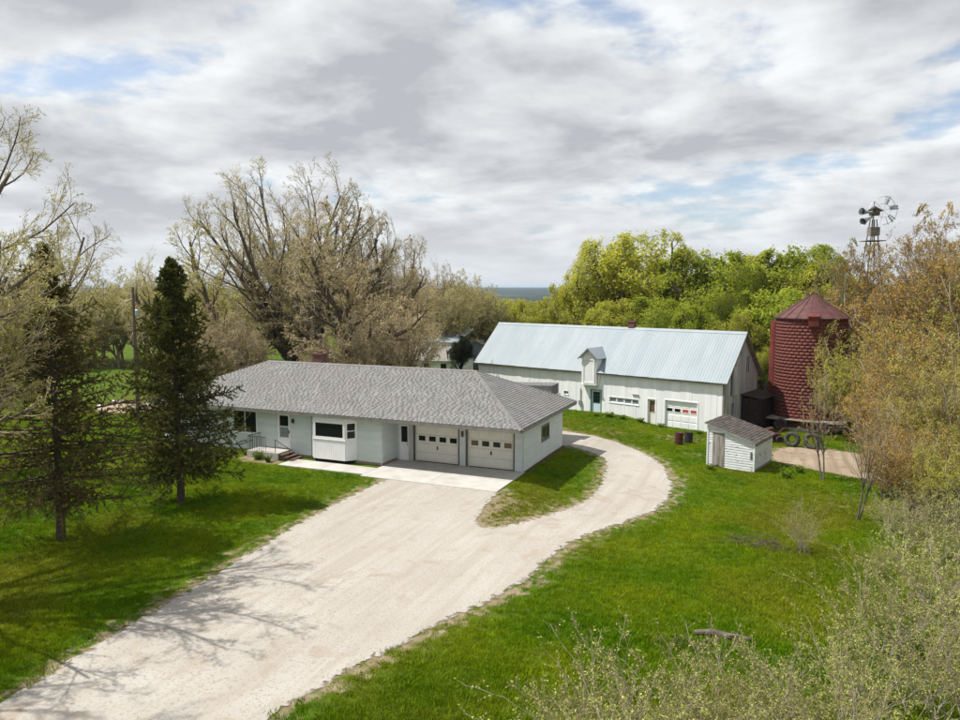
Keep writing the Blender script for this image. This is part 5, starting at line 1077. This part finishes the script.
# ------------------------------------------------------------------ lawn tufts (one object, nobody could count them)
def tuft_mat():
    m = bpy.data.materials.new("grass_blades"); m.use_nodes = True; n, l = m.node_tree.nodes, m.node_tree.links; n.clear()
    g = n.new("ShaderNodeNewGeometry"); t = n.new("ShaderNodeTexNoise"); t.inputs["Scale"].default_value = 0.28; t.inputs["Detail"].default_value = 4; l.new(g.outputs["Position"], t.inputs["Vector"])
    r = n.new("ShaderNodeValToRGB"); r.color_ramp.elements[0].position = 0.38; r.color_ramp.elements[0].color = (0.098, 0.195, 0.003, 1); r.color_ramp.elements[1].position = 0.64; r.color_ramp.elements[1].color = (0.22, 0.275, 0.007, 1); l.new(t.outputs[0], r.inputs[0])
    t2 = n.new("ShaderNodeTexNoise"); t2.inputs["Scale"].default_value = 0.11; t2.inputs["Detail"].default_value = 5; t2.inputs["Distortion"].default_value = 0.5; l.new(g.outputs["Position"], t2.inputs["Vector"])
    m2 = n.new("ShaderNodeMapRange"); m2.inputs[1].default_value = 0.47; m2.inputs[2].default_value = 0.66; l.new(t2.outputs[0], m2.inputs[0]); mx = n.new("ShaderNodeMix"); mx.data_type = 'RGBA'; l.new(m2.outputs[0], mx.inputs[0]); l.new(r.outputs[0], mx.inputs[6]); mx.inputs[7].default_value = (0.20, 0.22, 0.014, 1)
    h = n.new("ShaderNodeHueSaturation"); l.new(mx.outputs[2], h.inputs["Color"]); oi = n.new("ShaderNodeObjectInfo"); mr = n.new("ShaderNodeMapRange"); mr.inputs[3].default_value = 0.65; mr.inputs[4].default_value = 1.4; l.new(oi.outputs["Random"], mr.inputs[0]); l.new(mr.outputs[0], h.inputs["Value"])
    d = n.new("ShaderNodeBsdfDiffuse"); tr = n.new("ShaderNodeBsdfTranslucent"); x = n.new("ShaderNodeMixShader"); x.inputs[0].default_value = 0.35
    l.new(h.outputs[0], d.inputs[0]); l.new(h.outputs[0], tr.inputs[0]); l.new(d.outputs[0], x.inputs[1]); l.new(tr.outputs[0], x.inputs[2]); o = n.new("ShaderNodeOutputMaterial"); l.new(x.outputs[0], o.inputs[0]); return m
m_tuft = tuft_mat()
rg = np.random.default_rng(77)
V, Fq = [], []
for k in range(14):
    a = rg.random() * 6.28; o = np.array([rg.normal(0, 0.06), rg.normal(0, 0.06), -0.01]); s_ = np.array([math.cos(a), math.sin(a), 0]); t_ = np.array([-s_[1], s_[0], 0]); h = rg.uniform(0.05, 0.10); le = rg.uniform(0.01, 0.05)
    b = len(V); V += [o - s_ * 0.010, o + s_ * 0.010, o + s_ * 0.002 + t_ * le + np.array([0, 0, h]), o - s_ * 0.002 + t_ * le + np.array([0, 0, h])]; Fq.append((b, b + 1, b + 2, b + 3))
tuft = bpy.data.objects.new("grass_blade_cluster", np_mesh("grass_blade_cluster", np.array(V), [np.array(Fq)], m_tuft))
n = 230000; dp = 14 + 50 * rg.random(n) ** 1.1; pxs = rg.uniform(-260, 1200, n)
q = CC[None] + FH[None] * dp[:, None] + RT[None] * ((pxs - 480) / CF * dp)[:, None]; qx, qy = q[:, 0], q[:, 1]
ok = ~inside(drive_c, qx, qy) | (pdist(drive_c, qx, qy) < 0.12)
ok &= ~((qx > -24.4) & (qx < 0.3) & (qy > -1.8) & (qy < 7.6)) & ~((qx > -16.6) & (qx < -7.6) & (qy > -4.0) & (qy < 0)) & ~((qx > -8) & (qx < 0.3) & (qy > -4.2) & (qy < 0.1)) & ~((qx > -4.8) & (qx < -1.2) & (qy > 7) & (qy < 11.6))
ok &= ~inside(track_poly, qx, qy)
bx_, by_ = (qx - 8.654) * math.cos(BTH) - (qy - 20.42) * math.sin(BTH), (qx - 8.654) * math.sin(BTH) + (qy - 20.42) * math.cos(BTH)
ok &= ~((bx_ > -BL) & (bx_ < 1.6) & (by_ > -0.05))
dd_ = np.interp(pdist(drive_c, qx, qy), [0, 0.4, 1.5], [0.06, 0.3, 1.0]); ok &= rg.random(n) < dd_
qx, qy = qx[ok], qy[ok]
gm = bpy.data.meshes.new("lawn_grass_tufts"); gm.vertices.add(len(qx)); gm.vertices.foreach_set("co", np.stack([qx, qy, T(qx, qy)], 1).astype(np.float32).ravel())
lawn = link("lawn_grass_tufts", gm, kind="stuff"); lawn["label"] = "short mown green grass covering the lawn"; lawn["category"] = "grass"
ng = bpy.data.node_groups.new("scatter_tufts", 'GeometryNodeTree'); ng.interface.new_socket("Geometry", in_out='INPUT', socket_type='NodeSocketGeometry'); ng.interface.new_socket("Geometry", in_out='OUTPUT', socket_type='NodeSocketGeometry')
N_, K_ = ng.nodes, ng.links
gi, go = N_.new("NodeGroupInput"), N_.new("NodeGroupOutput"); mpn = N_.new("GeometryNodeMeshToPoints"); ip = N_.new("GeometryNodeInstanceOnPoints"); ob_ = N_.new("GeometryNodeObjectInfo"); ob_.inputs["Object"].default_value = tuft
rv1 = N_.new("FunctionNodeRandomValue"); rv1.data_type = 'FLOAT_VECTOR'; rv1.inputs[1].default_value = (0.25, 0.25, 6.28); rv1.inputs[0].default_value = (-0.25, -0.25, 0)
rv2 = N_.new("FunctionNodeRandomValue"); rv2.data_type = 'FLOAT'; rv2.inputs[2].default_value = 0.6; rv2.inputs[3].default_value = 1.5
K_.new(gi.outputs[0], mpn.inputs["Mesh"]); K_.new(mpn.outputs[0], ip.inputs["Points"]); K_.new(ob_.outputs["Geometry"], ip.inputs["Instance"]); K_.new(rv1.outputs[0], ip.inputs["Rotation"]); K_.new(rv2.outputs[1], ip.inputs["Scale"]); K_.new(ip.outputs[0], go.inputs[0])
lawn.modifiers.new("scatter", 'NODES').node_group = ng

# ------------------------------------------------------------------ haze of the far country
hz = MB().box(-9500, 9500, -9500, 9500, -28, 34); m_haze = bpy.data.materials.new("haze_air"); m_haze.use_nodes = True
hn, hl = m_haze.node_tree.nodes, m_haze.node_tree.links; hn.clear(); pv = hn.new("ShaderNodeVolumePrincipled"); pv.inputs["Color"].default_value = (0.62, 0.79, 1.0, 1); pv.inputs["Density"].default_value = 0.00009; pv.inputs["Anisotropy"].default_value = 0.2
hl.new(pv.outputs[0], hn.new("ShaderNodeOutputMaterial").inputs["Volume"]); hz.ob("haze", m_haze, kind="stuff")
